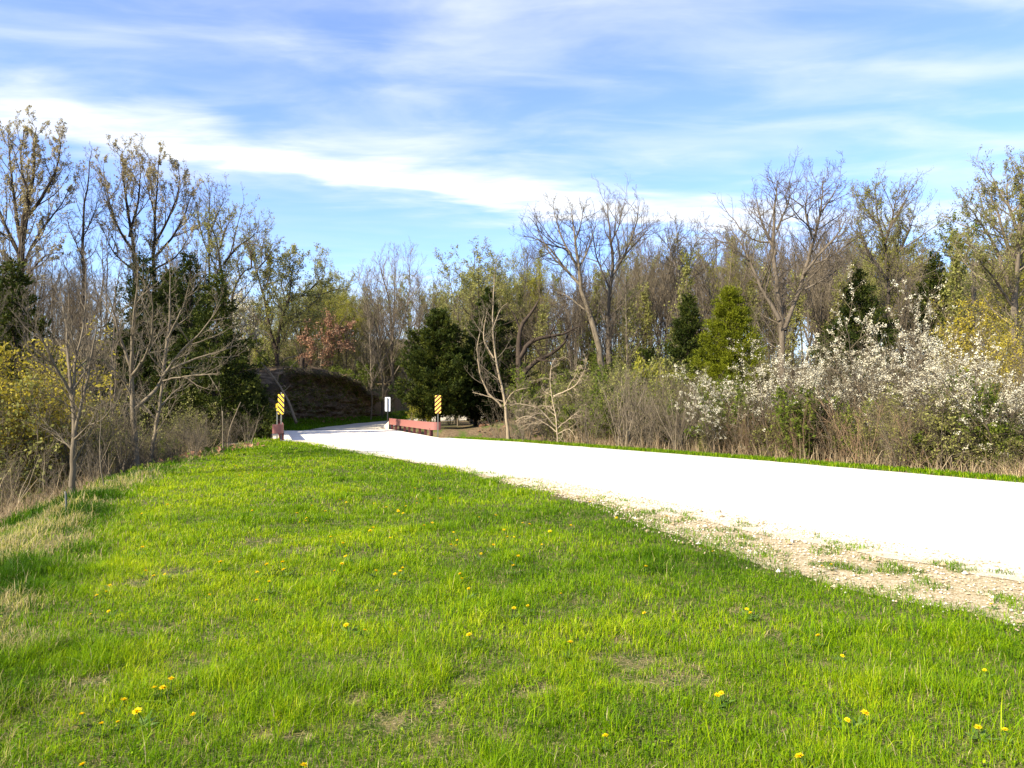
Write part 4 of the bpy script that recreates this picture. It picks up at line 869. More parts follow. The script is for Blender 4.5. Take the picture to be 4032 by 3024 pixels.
o_, d_, l_, r_, t_ = kids(r2_, Pf, Rf, Hf, 16, .22, 1, 42, .20, .4); Pg = grow(r2_, o_, d_, l_, 6, .13, .09); Rg = np.linspace(1, .3, 6)[None] * np.maximum(.012 * l_, .018)[:, None]; b.tubes(Pg, Rg, 3)
o_, d_, l_, r_, t_ = kids(r2_, Pg, Rg, l_, 7, .15, 1, 42, .5, .4); Pg = grow(r2_, o_, d_, l_, 4, .13, .05); b.tubes(Pg, np.full(Pg.shape[:2], .014), 3)
n = 900; Yd = r2_.uniform(84, 140, n); px_ = r2_.uniform(-700, 4700, n); fx = (px_ - 2016) / FPX * Yd; k_ = np.array([clear_of_road(a, c) for a, c in zip(fx, Yd)]); fx, Yd = fx[k_], Yd[k_]; n = len(fx)
Pf = grow(r2_, np.stack([fx, Yd, h(fx, Yd) - .2], 1), unit(np.stack([r2_.randn(n) * .3, r2_.randn(n) * .3, np.ones(n)], 1)), r2_.uniform(2.5, 6.5, n), 6, .1, .03); Rf = np.full(Pf.shape[:2], .03); b.tubes(Pf, Rf, 3)
o_, d_, l_, r_, t_ = kids(r2_, Pf, Rf, np.full(n, 4.), 16, .1, 1, 42, .5, .3); Pg = grow(r2_, o_, d_, l_, 5, .14, .04); b.tubes(Pg, np.full(Pg.shape[:2], .014), 3)
o_, d_, l_, r_, t_ = kids(r2_, Pg, np.full(Pg.shape[:2], .014), l_, 4, .15, 1, 42, .5, .3); Pg = grow(r2_, o_, d_, l_, 3, .14, .03); b.tubes(Pg, np.full(Pg.shape[:2], .012), 3)
tag(link('far_woods', b.mesh('far_woods', B_TWIG)), 'far off bare woods closing the view behind the single trees', 'woods', kind='stuff')
cnt = 0; taken = []
while cnt < 165:
    u_ = rng.rand()
    if u_ < .24:
        px = rng.uniform(-60, 900); Yd = rng.uniform(30, 56)
        if px > 450 and Yd < 50: continue
    elif u_ < .28: px = rng.uniform(1000, 1480); Yd = rng.uniform(76, 95)
    else:
        px = rng.uniform(1560, 4300); Yd = rng.uniform(60 if px < 2080 else 46, 72)
    x = (px - 2016) / FPX * Yd
    if not clear_of_road(x, Yd) or any((x - a) ** 2 + (Yd - c) ** 2 < 1.5 for a, c in taken): continue
    tq = (x - BM[0]) * BD[0] + (Yd - BM[1]) * BD[1]
    if abs(tq) < 5: continue
    taken.append((x, Yd)); gz = float(h(x, Yd)); H0, parts = SAP[rng.choice(3, p=[.5, .5, 0] if px < 950 else [.45, .37, .18])]
    zone = 'on the slope behind the lone bare tree' if px < 950 else 'on top of the earth bank' if px < 1500 else 'in the woods between the cedars and the leaning tree' if px < 2600 else 'behind the white blossom'
    s_ = rng.uniform(.65, 1.25)
    place('sapling', parts, (x, Yd, gz), 'thin bare young tree ' + zone, 'young tree', 'young trees ' + zone, rng.rand() * 6.28, s_, s_ * rng.uniform(.9, 1.15)); cnt += 1

# ------------------------------------------------------------------ shrubs
LG = lambda n, mt=F_GREEN, s=.05: dict(mat=mt, n=n, size=s, asp=.6, spread=.06)
def BL(n): return dict(mat=F_WHITE, n=n, size=.0165, asp=.9, spread=.032, clump=6, name='blossom', t=.35, on=1)
S_GREY = [shrub(201 + k, 3.2, 1.0, 12, 6, 5, 2, splay=.5, mats=(B_GREY, B_TWIG), twig=.0055) for k in range(3)]
S_TAN = [shrub(206 + k, 2.6, .9, 13, 5, 4, 2, splay=.35, mats=(B_TAN, B_TAN), twig=.005, ang=30) for k in range(2)]
S_RED = [shrub(211 + k, 2.2, .8, 15, 5, 4, 0, splay=.32, mats=(B_RED, B_RED), twig=.0045, ang=26, stem_r=.011, l1=.38) for k in range(3)]
S_LEAF = [shrub(221 + k, 2.4, 1.0, 11, 7, 6, 3, splay=.6, mats=(B_GREY, B_TWIG), leaf=LG(5200)) for k in range(3)]
S_HAZE = [shrub(226 + k, 3.0, 1.0, 12, 7, 6, 4, splay=.5, mats=(B_GREY, B_TWIG), leaf=LG(2400, F_BUDG, .04)) for k in range(2)]
S_LIME = [shrub(231, 2.6, .8, 10, 7, 6, 3, splay=.3, mats=(B_GREY, B_TWIG), leaf=LG(5600, F_LIME, .055))]
S_YEL = [shrub(236 + k, 4.4, 1.3, 16, 8, 6, 3, splay=.42, mats=(B_GREY, B_TWIG), leaf=dict(mat=F_YEL, n=9000, size=.045, asp=.55, spread=.06)) for k in range(2)]
S_BLOS = [shrub(241 + k, 4.4, 1.3, 10, 9, 6, 3, splay=.62, mats=(B_GREY, B_TWIG), leaf=BL(1500), arch=.03, twig=.0055, stem_r=.035) for k in range(4)]
def put_shrub(lib, k, px, Yd, H, H0, label, group=None, cat='shrub', wd=1.0, rz=0.0, dx=0.0):
    x = (px - 2016) / FPX * Yd + dx; gz = float(h(x, Yd))
    return place('shrub', lib[k % len(lib)], (x, Yd, gz), label, cat, group, rz, H / H0 * wd, H / H0)
# white blossom, each bush its own
for k, (px, Yd, H, lab) in enumerate([
    (2840, 27.0, 3.1, 'white flowering shrub, the one below the bright yellow green cedar'),
    (3060, 26.0, 3.6, 'white flowering shrub in front of the broad bare tree, blossom dense on its left side'),
    (3270, 25.5, 3.9, 'white flowering shrub in front of the small half buried cedar'),
    (3440, 24.5, 5.0, 'tallest white flowering shrub, its upright sprays rising above all the other blossom'),
    (3600, 23.0, 3.6, 'white flowering shrub just right of the tallest sprays'),
    (3780, 21.5, 3.5, 'white flowering shrub in front of the yellow green bush'),
    (3930, 20.0, 3.3, 'white flowering shrub above the pale dry grass'),
    (4090, 19.5, 3.4, 'white flowering shrub cut by the right edge')]):
    put_shrub(S_BLOS, k, px, Yd, H, 4.4, lab, 'white flowering shrubs', rz=k * 1.3, wd=1.22 if k != 3 else .95)
put_shrub(S_YEL, 0, 60, 22, 5.0, 4.4, 'tall yellow flowering shrub at the left edge', None, wd=1.05)
put_shrub(S_YEL, 1, 190, 24, 4.3, 4.4, 'lower yellow flowering shrub behind the lone bare tree', None)
put_shrub([S_LIME[0]], 0, 2582, 37, 3.6, 2.6, 'narrow yellow green shrub standing out of the brown thicket', None, wd=.8)
put_shrub(S_YEL, 0, 3850, 42, 7.0, 4.4, 'big yellow green bush in front of the utility pole', None, wd=.85, rz=2)
put_shrub(S_YEL, 1, 3960, 34, 4.6, 4.4, 'yellow green bush below the tall tan budding tree', None, wd=.85, rz=4)
put_shrub(S_LIME, 0, 1665, 57, 2.0, 2.6, 'pale yellow bush behind the long guard rail', None, wd=1.2)
for k, (px, Yd, H) in enumerate([(1385, 83, 3.4), (1440, 90, 3.2), (1325, 77, 2.8)]):
    put_shrub(S_LEAF, k, px, Yd, H, 2.4, ['round green bush at the right end of the earth bank', 'green bush behind the round one at the end of the bank', 'green bush on the bank below the russet oak'][k], None, rz=k)
rng = rs(314)
def scatter(lib, H0, n, pxr, yfun, hr, label, group, wd=1.0, sep=.7, ok=None):
    done = []; tries = 0
    while len(done) < n and tries < n * 40:
        tries += 1
        px = rng.uniform(*pxr); Yd = yfun(px); x = (px - 2016) / FPX * Yd
        if any((x - a) ** 2 + (Yd - c) ** 2 < sep for a, c in done) or not clear_of_road(x, Yd) or (ok and not ok(x, Yd)): continue
        done.append((x, Yd)); H = rng.uniform(*hr)
        put_shrub(lib, rng.randint(9), px, Yd, H, H0, label, group, rz=rng.rand() * 6.28, wd=wd)
def verge(px, lo, hi):
    """depth of a point lo..hi metres behind the right road edge, along this photo column"""
    ys = np.linspace(8, 40, 400); xs = xe(ER, ys); j = np.argmin(np.abs(xs / ys - (px - 2016) / FPX)); return ys[j] + rng.uniform(lo, hi)
scatter(S_RED, 2.2, 11, (2850, 3600), lambda p: verge(p, 2.0, 4.2), (1.7, 2.5), 'red stemmed bare bush in the row along the far side of the road', 'red stemmed bushes beyond the road')
scatter(S_HAZE, 3.0, 16, (2680, 4300), lambda p: verge(p, 2.2, 6), (1.4, 2.7), 'olive budding bush among the bare stems under the white blossom', 'budding bushes under the white blossom')
scatter(S_RED, 2.2, 6, (3600, 4300), lambda p: verge(p, 3.4, 6), (1.6, 2.3), 'red stemmed bare bush behind the pale dry grass', 'red stemmed bushes behind the dry grass')
scatter(S_GREY, 3.2, 22, (2650, 4400), lambda p: verge(p, 4.0, 9), (2.6, 3.8), 'bare grey brown bush in the thicket under the white blossom', 'bare bushes under the white blossom')
scatter(S_GREY, 3.2, 11, (2700, 4300), lambda p: verge(p, 1.8, 4), (1.5, 2.6), 'bare grey brown bush in the front row along the far side of the road', 'front row bare bushes beyond the road')
scatter(S_TAN, 2.6, 13, (2330, 2760), lambda p: verge(p, 2.0, 6), (2.0, 3.1), 'tan upright bare bush below the narrow yellow green shrub', 'tan bushes beyond the road')
scatter(S_LEAF, 2.4, 15, (2240, 2640), lambda p: verge(p, 5, 24), (1.8, 3.4), 'fresh green bush below the big leaning tree', 'green bushes below the leaning tree')
scatter(S_HAZE, 3.0, 18, (2220, 2640), lambda p: verge(p, 4, 22), (2.2, 4.0), 'olive budding bush below the big leaning tree', 'budding bushes below the leaning tree')
scatter(S_HAZE, 3.0, 14, (2300, 2660), lambda p: verge(p, 6, 22), (2.4, 4.0), 'bare bush with a green haze of buds in the brush beyond the road', 'budding bushes beyond the road')
scatter(S_LEAF, 2.4, 16, (2650, 4200), lambda p: verge(p, 3, 9), (1.4, 2.6), 'low green bush in the brush under the white blossom', 'green bushes under the white blossom')
scatter(S_GREY, 3.2, 18, (1800, 2450), lambda p: verge(p, 2, 12), (1.6, 3.0), 'tangled bare bush beside the pale crooked tree', 'tangled bushes beside the crooked tree')
scatter(S_LEAF, 2.4, 24, (2030, 2800), lambda p: rng.uniform(50, 68), (2.0, 4.2), 'green bush on the woodland floor behind the cedars', 'green bushes on the woodland floor')
scatter(S_HAZE, 3.0, 24, (1000, 1640), lambda p: rng.uniform(78, 112), (3.0, 5.5), 'budding bush in the woods beyond the bend of the road', 'budding bushes beyond the bend', ok=lambda x, y: x < bank_toe(y) - 2.4 or y > 100)
scatter(S_HAZE, 3.0, 22, (1560, 4200), lambda p: rng.uniform(50, 70), (2.4, 4.2), 'budding bush among the trunks of the woods', 'budding bushes in the woods')
def slope(lo, hi):
    return lambda p: float(np.clip(-rng.uniform(lo, hi) * FPX / (p - 2016), 13.5, 45))
scatter(S_GREY, 3.2, 24, (-150, 560), slope(10.8, 18), (1.5, 3.2), 'bare brown bush on the slope left of the lawn', 'bare bushes on the left slope')
scatter(S_GREY, 3.2, 18, (560, 1030), slope(10.8, 15), (.9, 1.9), 'low bare bush on the slope in front of the dark cedars', 'low bare bushes before the cedars')
scatter(S_TAN, 2.6, 10, (-200, 1000), slope(10.2, 14), (.8, 1.7), 'tan bare bush at the edge of the mown slope', 'tan bushes on the left slope')
scatter(S_HAZE, 3.0, 9, (300, 800), lambda p: rng.uniform(27, 37), (1.6, 2.8), 'olive budding bush between the spreading bare tree and the cedars', 'budding bushes before the cedars')
scatter(S_GREY, 3.2, 7, (1760, 1960), lambda p: rng.uniform(40.5, 44), (.9, 1.7), 'low tangled bush beside the striped board at the guard rail end', 'low bushes at the guard rail end')
scatter(S_LEAF, 2.4, 13, (-300, 800), slope(11.2, 19), (.7, 1.5), 'leafy green bush in the shade on the left slope', 'green bushes on the left slope')
scatter(S_HAZE, 3.0, 12, (-100, 470), slope(13, 22), (2.4, 4.2), 'budding bush behind the bare trees on the left slope', 'budding bushes on the left slope')
scatter(S_LEAF, 2.4, 8, (1020, 1400), lambda p: rng.uniform(58, 72), (1.0, 2.2), 'green bush under the trees on top of the earth bank', 'green bushes on the earth bank', ok=lambda x, y: x < bank_toe(y) - 2.4)
scatter(S_GREY, 3.2, 6, (1040, 1450), lambda p: rng.uniform(57, 74), (1.4, 2.6), 'bare bush under the trees on top of the earth bank', 'bare bushes on the earth bank', ok=lambda x, y: x < bank_toe(y) - 2.2)
# ------------------------------------------------------------------ grass, ground cover, dandelions
def blades(name, x, y, hgt, wid, var, lean, material, label, cat, seed=1, bend=.5, K=2, zoff=0.0, mesh_only=False):
    rng = rs(seed); n = len(x); az = rng.rand(n) * 6.2832; ln = lean * rng.rand(n) ** .8 + .08
    z = h(x, y) + zoff; d = np.stack([np.cos(az), np.sin(az)], 1); pr = np.stack([-d[:, 1], d[:, 0]], 1); fa = rng.rand(n) * 1.2 - .6
    pr = pr * np.cos(fa)[:, None] + d * np.sin(fa)[:, None]
    v = np.zeros((n, 5, 3))
    hx = (hgt * np.sin(ln))[:, None] * d
    b0 = np.stack([x, y], 1); mid = b0 + hx * .4; tip = b0 + hx * (1 + bend * rng.rand(n))[:, None]
    hv = hgt * np.cos(ln); w_ = (wid / 2)[:, None]
    v[:, 0, :2] = b0 - pr * w_; v[:, 1, :2] = b0 + pr * w_; v[:, 0, 2] = v[:, 1, 2] = z - .01
    v[:, 2, :2] = mid + pr * w_ * .8; v[:, 3, :2] = mid - pr * w_ * .8; v[:, 2, 2] = v[:, 3, 2] = z + hv * .58
    v[:, 4, :2] = tip; v[:, 4, 2] = z + hv * (1 - .25 * bend * ln)
    base = np.arange(n)[:, None] * 5
    b = MB(); V_ = v.reshape(-1, 3)
    b.add(V_, base + np.array([[0, 1, 2, 3]]), 0, var); b.n -= len(V_); b.f[-1] = (b.f[-1][0], b.f[-1][1], b.f[-1][2], False)
    b.v = []; b.n = 0
    f2 = base + np.array([[3, 2, 4]])
    b.add(V_, base * 0 + base + np.array([[0, 1, 2, 3]]), 0, var, smooth=False); b.f = b.f[-1:]
    b.f.append((f2, np.zeros(n, int), np.asarray(var, np.float32), False))
    me = b.mesh(name, material)
    if mesh_only: return me
    return tag(link(name, me), label, cat, kind='stuff')
rng = rs(2024)
def lawn_pts(y0, y1, dens, hx=.74, pad=1.6):
    A = 0; n = int(dens * (y1 - y0) * ((y0 + y1) * hx + 2 * pad)); y = rng.uniform(y0, y1, int(n * 1.05)); wmax = y1 * hx + pad
    x = rng.uniform(-1, 1, len(y)) * wmax; k = np.abs(x) < y * hx + pad
    return x[k], y[k]
def edge_x(y): return np.where(y < 18, xe(SH, y), xe(EL, y))
# bare and straw patches of the lawn (photo pixel, size in metres)
PATCH = [(2500, 2620, .20), (2640, 2660, .24), (2420, 2660, .15), (2350, 2590, .10), (2060, 2720, .11), (2300, 2460, .09), (1850, 2680, .11), (1560, 2830, .15), (1740, 2760, .11), (1630, 2700, .10), (1230, 2740, .07), (1050, 2890, .07), (1190, 2890, .07), (1720, 2920, .07), (1040, 2130, .35), (1180, 2170, .2), (560, 2290, .2), (700, 2250, .2), (2150, 2700, .10), (370, 2680, .15), (230, 2130, .4), (150, 2180, .35), (640, 2480, .12), (3040, 2500, .08), (3700, 2480, .08), (2900, 2400, .1), (2450, 2520, .1), (1400, 2750, .08)]
PC = np.array([np.append(G(a, c)[:2], r_) for a, c, r_ in PATCH])
def patchiness(x, y):
    m_ = np.zeros(len(x))
    for cx, cy, r_ in PC:
        d = np.hypot((x - cx), (y - cy) * .8) / r_ + (fb(x, y, 7, 3, 2) - .5) * 1.3
        m_ = np.maximum(m_, 1 - sstep(.35, 1.05, d))
    return m_
parts_ = []
for y0, y1, dens, wd, hm in ((2.9, 5.2, 9000, .0034, 1), (5.2, 8, 4600, .0048, 1), (8, 12, 2300, .007, 1), (12, 18, 1100, .011, 1), (18, 27, 560, .017, 1.0), (27, 38, 300, .026, 1.0)):
    x, y = lawn_pts(y0, y1, dens)
    e = edge_x(y); inn = (e - x) + (fb(x, y, 1.4, 31, 4) - .5) * 1.7 + .28
    pk = np.clip(sstep(-.15, .60, inn), 0, 1) * (1 - sstep(1.9, 3.6, xe(CR, y) - x - (fb(x, y, .7, 4) - .5) * 2))
    stray = (inn < .1) * (x < xe(EL, y) + .45) * sstep(.54, .66, fb(x, y, 3.2, 55, 3)) * .7
    pat = patchiness(x, y); big = fb(x, y, .55, 61, 3); mid_ = fb(x, y, 2.6, 62, 3)
    thin = .55 + .45 * sstep(.30, .52, mid_)
    rough_ = sstep(-.5, .4, xe(CR, y) - x)
    keep = rng.rand(len(x)) < np.maximum(pk * thin * (1 - .7 * pat) * (1 - .6 * rough_ * sstep(.42, .6, fb(x, y, 1.7, 93, 3))), stray)
    x, y, pat, big, mid_ = x[keep], y[keep], pat[keep], big[keep], mid_[keep]; n = len(x)
    rough = sstep(-.6, .3, xe(CR, y) - x + (fb(x, y, .9, 14) - .5) * .8)
    tuft = sstep(.60, .72, fb(x, y, 1.9, 71, 3))
    fine = fb(x, y, 6.5, 64, 2)
    hgt = (.016 + .028 * rng.rand(n) + .022 * mid_ + .026 * fine) * (1 + 1.0 * tuft + rough * (.5 + 2.2 * sstep(.45, .7, fb(x, y, 2.2, 97, 2)))) * (1 - .45 * pat)
    hgt = np.where(rng.rand(n) < .02, hgt * 1.8, hgt)
    lime = sstep(.35, .6, fb(x, y, .35, 81, 2)) * sstep(6.5, 1.5, x - xe(CR, y)) * (1 - rough)
    var = np.clip(.36 + (big - .5) * .55 + (rng.rand(n) - .5) * .56 + (fine - .5) * .35 + .22 * lime - .42 * rough * sstep(.35, .6, fb(x, y, 1.1, 95, 3)) - .13 * rough + (mid_ - .5) * .3, .02, .86)
    dry = rng.rand(n) < (.035 + .45 * pat + .75 * rough * sstep(.42, .58, fb(x, y, 1.3, 91, 3)))
    var = np.where(dry, rng.uniform(.90, 1.0, n), var)
    parts_.append((x, y, hgt, np.full(n, wd) * rng.uniform(.6, 1.35, n), var, np.where(dry, 1.3, .95)))
X_, Y_, H_, W_, V_, L_ = [np.concatenate([p[k] for p in parts_]) for k in range(6)]
print('lawn blades', len(X_))
blades('lawn_grass', X_, Y_, H_, W_, V_, L_, GRASS, 'short bright green lawn grass in front of the road', 'grass', 3)
# long single tufts in the lawn
TUFT = [(3050, 2620), (3150, 2560), (3700, 2640), (3750, 2780), (2560, 2540), (2480, 2380), (2300, 2180), (2250, 2230), (2800, 2470), (1000, 2830), (1250, 2760), (700, 2850), (1900, 2560), (3250, 2860), (2700, 2760), (2180, 2780), (1500, 2500), (3850, 2900), (950, 2640), (3540, 2920), (560, 2960), (1650, 2350), (1100, 2480), (2050, 2880), (2900, 2920)]
tx, ty = [], []
for a, c in TUFT:
    g_ = G(a, c); k_ = rng.randint(18, 44); tx.append(g_[0] + rng.randn(k_) * .09); ty.append(g_[1] + rng.randn(k_) * .08)
tx = np.concatenate(tx); ty = np.concatenate(ty); n = len(tx)
blades('tall_grass_tufts', tx, ty, rng.uniform(.10, .24, n), rng.uniform(.003, .0055, n), np.clip(rng.normal(.5, .16, n), 0, .85), np.full(n, .9), GRASS, 'longer tufts of grass sticking out of the lawn', 'grass', 4, bend=.9)
n = 16000; y = 3 + 9 * rng.rand(n) ** 1.3; x = rng.uniform(-1, 1, n) * (y * .72 + 1.2); k_ = (rng.rand(n) < sstep(.50, .64, fb(x, y, 1.1, 37, 3)) + .08) & (x < edge_x(y) - .2); x, y = x[k_], y[k_]; n = len(x)
C = np.stack([x, y, h(x, y) + rng.uniform(.012, .045, n)], 1); C = np.repeat(C, 3, 0) + rng.randn(n * 3, 3) * [.009, .009, .002]; A = unit(rng.randn(n * 3, 3) * [1, 1, .35]); Bv = unit(np.cross(A, rng.randn(n * 3, 3) * .3 + [0, 0, 1]))
b = MB(); b.cards(C, A * .009, Bv * .0075, 0, np.clip(rng.normal(.35, .15, n * 3), 0, .8)); tag(link('clover', b.mesh('clover', GRASS)), 'low clover and broad leaved weeds between the grass blades', 'clover', kind='stuff')
# far verge and the grass beyond the bridge
y = rng.uniform(5, 40, 30000); x = xe(ER, y) + rng.uniform(-.15, 1.5, len(y)) ** 1.0; keep = rng.rand(len(y)) < sstep(-.15, .25, x - xe(ER, y) + (fb(x, y, 1.5, 13) - .5) * .5)
x, y = x[keep], y[keep]; n = len(x)
blades('verge_grass', x, y, rng.uniform(.05, .14, n), rng.uniform(.008, .02, n), np.clip(rng.normal(.34, .25, n), 0, .97), np.full(n, .6), GRASS, 'narrow green verge along the far side of the road', 'grass', 5)
y = rng.uniform(48, 95, 26000); x = xe(FL, np.clip(y, 51, 98)) - rng.uniform(-.05, 3.0, len(y)); n = len(x)
x2 = rng.uniform(-14.5, -10.2, 6000); y2 = rng.uniform(46.5, 53, 6000); kk_ = (x2 < xe(FL, np.clip(y2, 51, 98)) + .0)
x = np.r_[x, x2[kk_]]; y = np.r_[y, y2[kk_]]; n = len(x)
blades('roadside_grass', x, y, rng.uniform(.12, .32, n), rng.uniform(.02, .04, n), np.clip(rng.normal(.24, .16, n), 0, .9), np.full(n, .8), GRASS, 'lush green grass at the foot of the earth bank', 'grass', 6)  # blade tones set darker to carry the shade at the bank foot
# tall dry stalks
def stalks(name, x, y, hr, wr, label, seed, dens_noise=None, dark=0.0):
    n = len(x); rr_ = rs(seed)
    return blades(name, x, y, rr_.uniform(*hr, n) * (.5 + .8 * fb(x, y, .8, seed, 2)), rr_.uniform(*wr, n), np.clip(rr_.normal(.5 - dark, .25, n), 0, 1), np.full(n, .75), F_DRY, label, 'dry grass', seed, bend=.8)
y = rng.uniform(8.5, 36, 9000); x = xe(CR, y) - 1.9 - np.abs(rng.randn(len(y))) * 1.2; keep = rng.rand(len(y)) < sstep(.42, .62, fb(x, y, .5, 23, 2)) * .9 + .08
stalks('dry_stalks', x[keep], y[keep], (.35, .95), (.006, .014), 'bleached dry stalks along the edge of the left slope', 23)
yv = rng.uniform(12, 33, 12000); xv = xe(ER, yv) + 1.3 + np.abs(rng.randn(len(yv))) * 1.6; keep = rng.rand(len(yv)) < .18 + .82 * (1 - sstep(16.5, 19.5, yv)) + .5 * sstep(24, 28, yv) * sstep(.45, .6, fb(xv, yv, .4, 9, 2))
stalks('dry_reeds', xv[keep], yv[keep], (.5, 1.35), (.007, .016), 'pale dry grass standing between the far verge and the bushes', 29)
rq = rs(91); yv = rq.uniform(9, 33, 520); xv = xe(CR, yv) - 1.7 - np.abs(rq.randn(520)) * .8; kp = rq.rand(520) < sstep(.45, .62, fb(xv, yv, .55, 66, 2)) + .05; xv, yv = xv[kp], yv[kp]; m_ = len(xv)
Pq = grow(rq, np.stack([xv, yv, h(xv, yv) - .03], 1), unit(np.stack([rq.randn(m_) * .45, rq.randn(m_) * .45, np.ones(m_)], 1)), rq.uniform(.4, 1.5, m_), 6, .10, -.02)
b = MB(); b.tubes(Pq, np.linspace(1, .4, 6)[None] * rq.uniform(.004, .009, (m_, 1)), 4, 0, rq.rand(m_) * .5 + .5); tag(link('tall_dry_stems', b.mesh('tall_dry_stems', F_DRY)), 'tall bleached weed stems leaning at the edge of the lawn slope', 'dry grass', kind='stuff')
# woodland floor: dead leaves, low green plants
n = 46000; px_ = rng.uniform(-600, 4700, n); Yd = 14 + 66 * rng.rand(n) ** .8; x = (px_ - 2016) / FPX * Yd
ok = ((x > xe(ER, np.clip(Yd, -3, 39.4)) + 1.6) | (x < -9.6)) & ~((x > -15.5) & (x < -5.5) & (Yd > 30))
x, y = x[ok], Yd[ok]; n = len(x); z = h(x, y); gcov = fb(x, y, .22, 44, 3)
C = np.stack([x, y, z + rng.uniform(.02, .22, n)], 1); A = unit(rng.randn(n, 3) * [1, 1, .6]); Bv = unit(np.cross(A, rng.randn(n, 3))); s_ = rng.uniform(.03, .075, (n, 1)) * (1 + y / 45)[:, None]
g_ = rng.rand(n) < sstep(.42, .56, gcov) * .85 + .1
b = MB(); b.cards(C[g_], A[g_] * s_[g_], Bv[g_] * s_[g_] * .6, 0, np.clip(rng.normal(.45, .2, g_.sum()), 0, 1)); tag(link('ground_cover', b.mesh('ground_cover', F_GREEN)), 'low green plants covering the woodland floor', 'ground cover', kind='stuff')
b = MB(); b.cards(C[~g_], A[~g_] * s_[~g_], Bv[~g_] * s_[~g_] * .7, 0, np.clip(rng.normal(.4, .2, (~g_).sum()), 0, 1)); tag(link('leaf_litter', b.mesh('leaf_litter', F_BROWN)), 'dead brown leaves and litter on the woodland floor', 'leaf litter', kind='stuff')
# turf lip, hanging roots and dead grass on the earth bank
y = rng.uniform(52, 86, 5200); x = bank_toe(y) - 1.0 + rng.randn(len(y)) * .5 - .6; zt_ = np.array([.25 + float(a) for a in np.interp(y, [52, 56, 65, 73, 80, 88], [2.6, 4.3, 4.5, 4.6, 3.9, 2.0])]); n = len(x)
P = np.stack([x, y, zt_], 1)[:, None, :] + np.cumsum(np.stack([rng.uniform(.0, .22, (n, 4)), rng.randn(n, 4) * .12, -rng.uniform(.02, .22, (n, 4))], -1), 1)
b = MB(); b.tubes(P, np.repeat(rng.uniform(.006, .016, (n, 1)), 4, 1) * np.linspace(1, .5, 4), 3, 0, rng.rand(n)); tag(link('hanging_roots', b.mesh('hanging_roots', B_GREY)), 'roots and dead grass hanging over the lip of the earth bank', 'roots', kind='stuff')

n = 11000; iu = rng.randint(0, nu - 1, n); vq = rng.rand(n) ** .55; iv = np.minimum((vq * (nv - 2)).astype(int), nv - 2); C = np.stack([XB[iu, iv], YB[iu, iv], ZB[iu, iv]], 1) + rng.randn(n, 3) * [.05, .15, .05]
cl = fb(C[:, 1], C[:, 2] * 1.5, .8, 12, 3); k_ = (rng.rand(n) < sstep(.40, .58, cl)) | (vq > .86); C = C[k_]; n = len(C); A = unit(np.stack([rng.uniform(.1, 1, n), rng.randn(n) * .5, rng.uniform(-.9, .7, n)], 1)); Bv = unit(np.cross(A, rng.randn(n, 3))); s_ = rng.uniform(.07, .22, (n, 1)); dr = rng.rand(n) < .45
b = MB(); b.cards(C[~dr] + A[~dr] * s_[~dr] * .8, A[~dr] * s_[~dr], Bv[~dr] * s_[~dr] * .14, 0, rng.rand((~dr).sum()) * .7); b.cards(C[dr] + A[dr] * s_[dr] * .8, A[dr] * s_[dr], Bv[dr] * s_[dr] * .10, 1, rng.rand(dr.sum()) * .6)
tag(link('bank_grass', b.mesh('bank_grass', [F_GREEN, F_DRY])), 'tufts of grass and dead stems growing on the earth bank', 'grass', kind='stuff')
F_PETAL = leafmat('dandelion_yellow', [(0, (.85, .52, .0)), (.5, (.93, .70, .008)), (1, (.96, .80, .03))], .25, .5, .1)
F_STEM = leafmat('dandelion_green', [(0, (.06, .12, .02)), (1, (.16, .24, .05))], .3)
def dandelion(seed, hh, rad, petals=46):
    rng = rs(seed); b = MB(); P, _ = resample([(0, 0, -.02), (.006, .004, hh * .5), (0, 0, hh)], 6); b.tubes(P[None], np.full((1, 6), .0026), 5); st = b.mesh('stem', F_STEM)
    c = MB(); n = petals * 3; lay = np.repeat([0, 1, 2], petals); az = rng.rand(n) * 6.28; el = np.array([.12, .5, 1.0])[lay] + rng.randn(n) * .1
    ln = np.array([1, .85, .55])[lay] * rad * rng.uniform(.85, 1.1, n)
    d = np.stack([np.cos(az) * np.cos(el), np.sin(az) * np.cos(el), np.sin(el)], 1); C = d * (ln * .5)[:, None] + np.array([0, 0, hh]); sd = np.stack([-np.sin(az), np.cos(az), 0 * az], 1)
    c.cards(C, d * (ln * .5)[:, None], sd * (rad * .10), 0, np.clip(.75 - .25 * lay + rng.randn(n) * .15, 0, 1))
    c.add(np.array([(0, 0, hh - .012)] + [(.006 * math.cos(a), .006 * math.sin(a), hh) for a in np.arange(6) * 1.047]), [(0, 1 + (k + 1) % 6, 1 + k) for k in range(6)], 1)
    l_ = MB(); m_ = 8; az = np.arange(m_) * .8 + rng.rand(m_) * .4; ln = rng.uniform(.05, .10, m_)
    d = np.stack([np.cos(az), np.sin(az), rng.uniform(.1, .4, m_)], 1); sd = np.stack([-np.sin(az), np.cos(az), 0 * az], 1)
    l_.cards(d * ln[:, None] * .55 + np.array([0, 0, .012]), d * ln[:, None] * .5, sd * .011, 0, rng.rand(m_))
    return [('stem', st), ('flower_head', c.mesh('flower_head', [F_PETAL, F_STEM])), ('leaves', l_.mesh('leaves', F_STEM))]
DAN = [dandelion(1, .075, .021), dandelion(2, .06, .019), dandelion(3, .09, .022)]
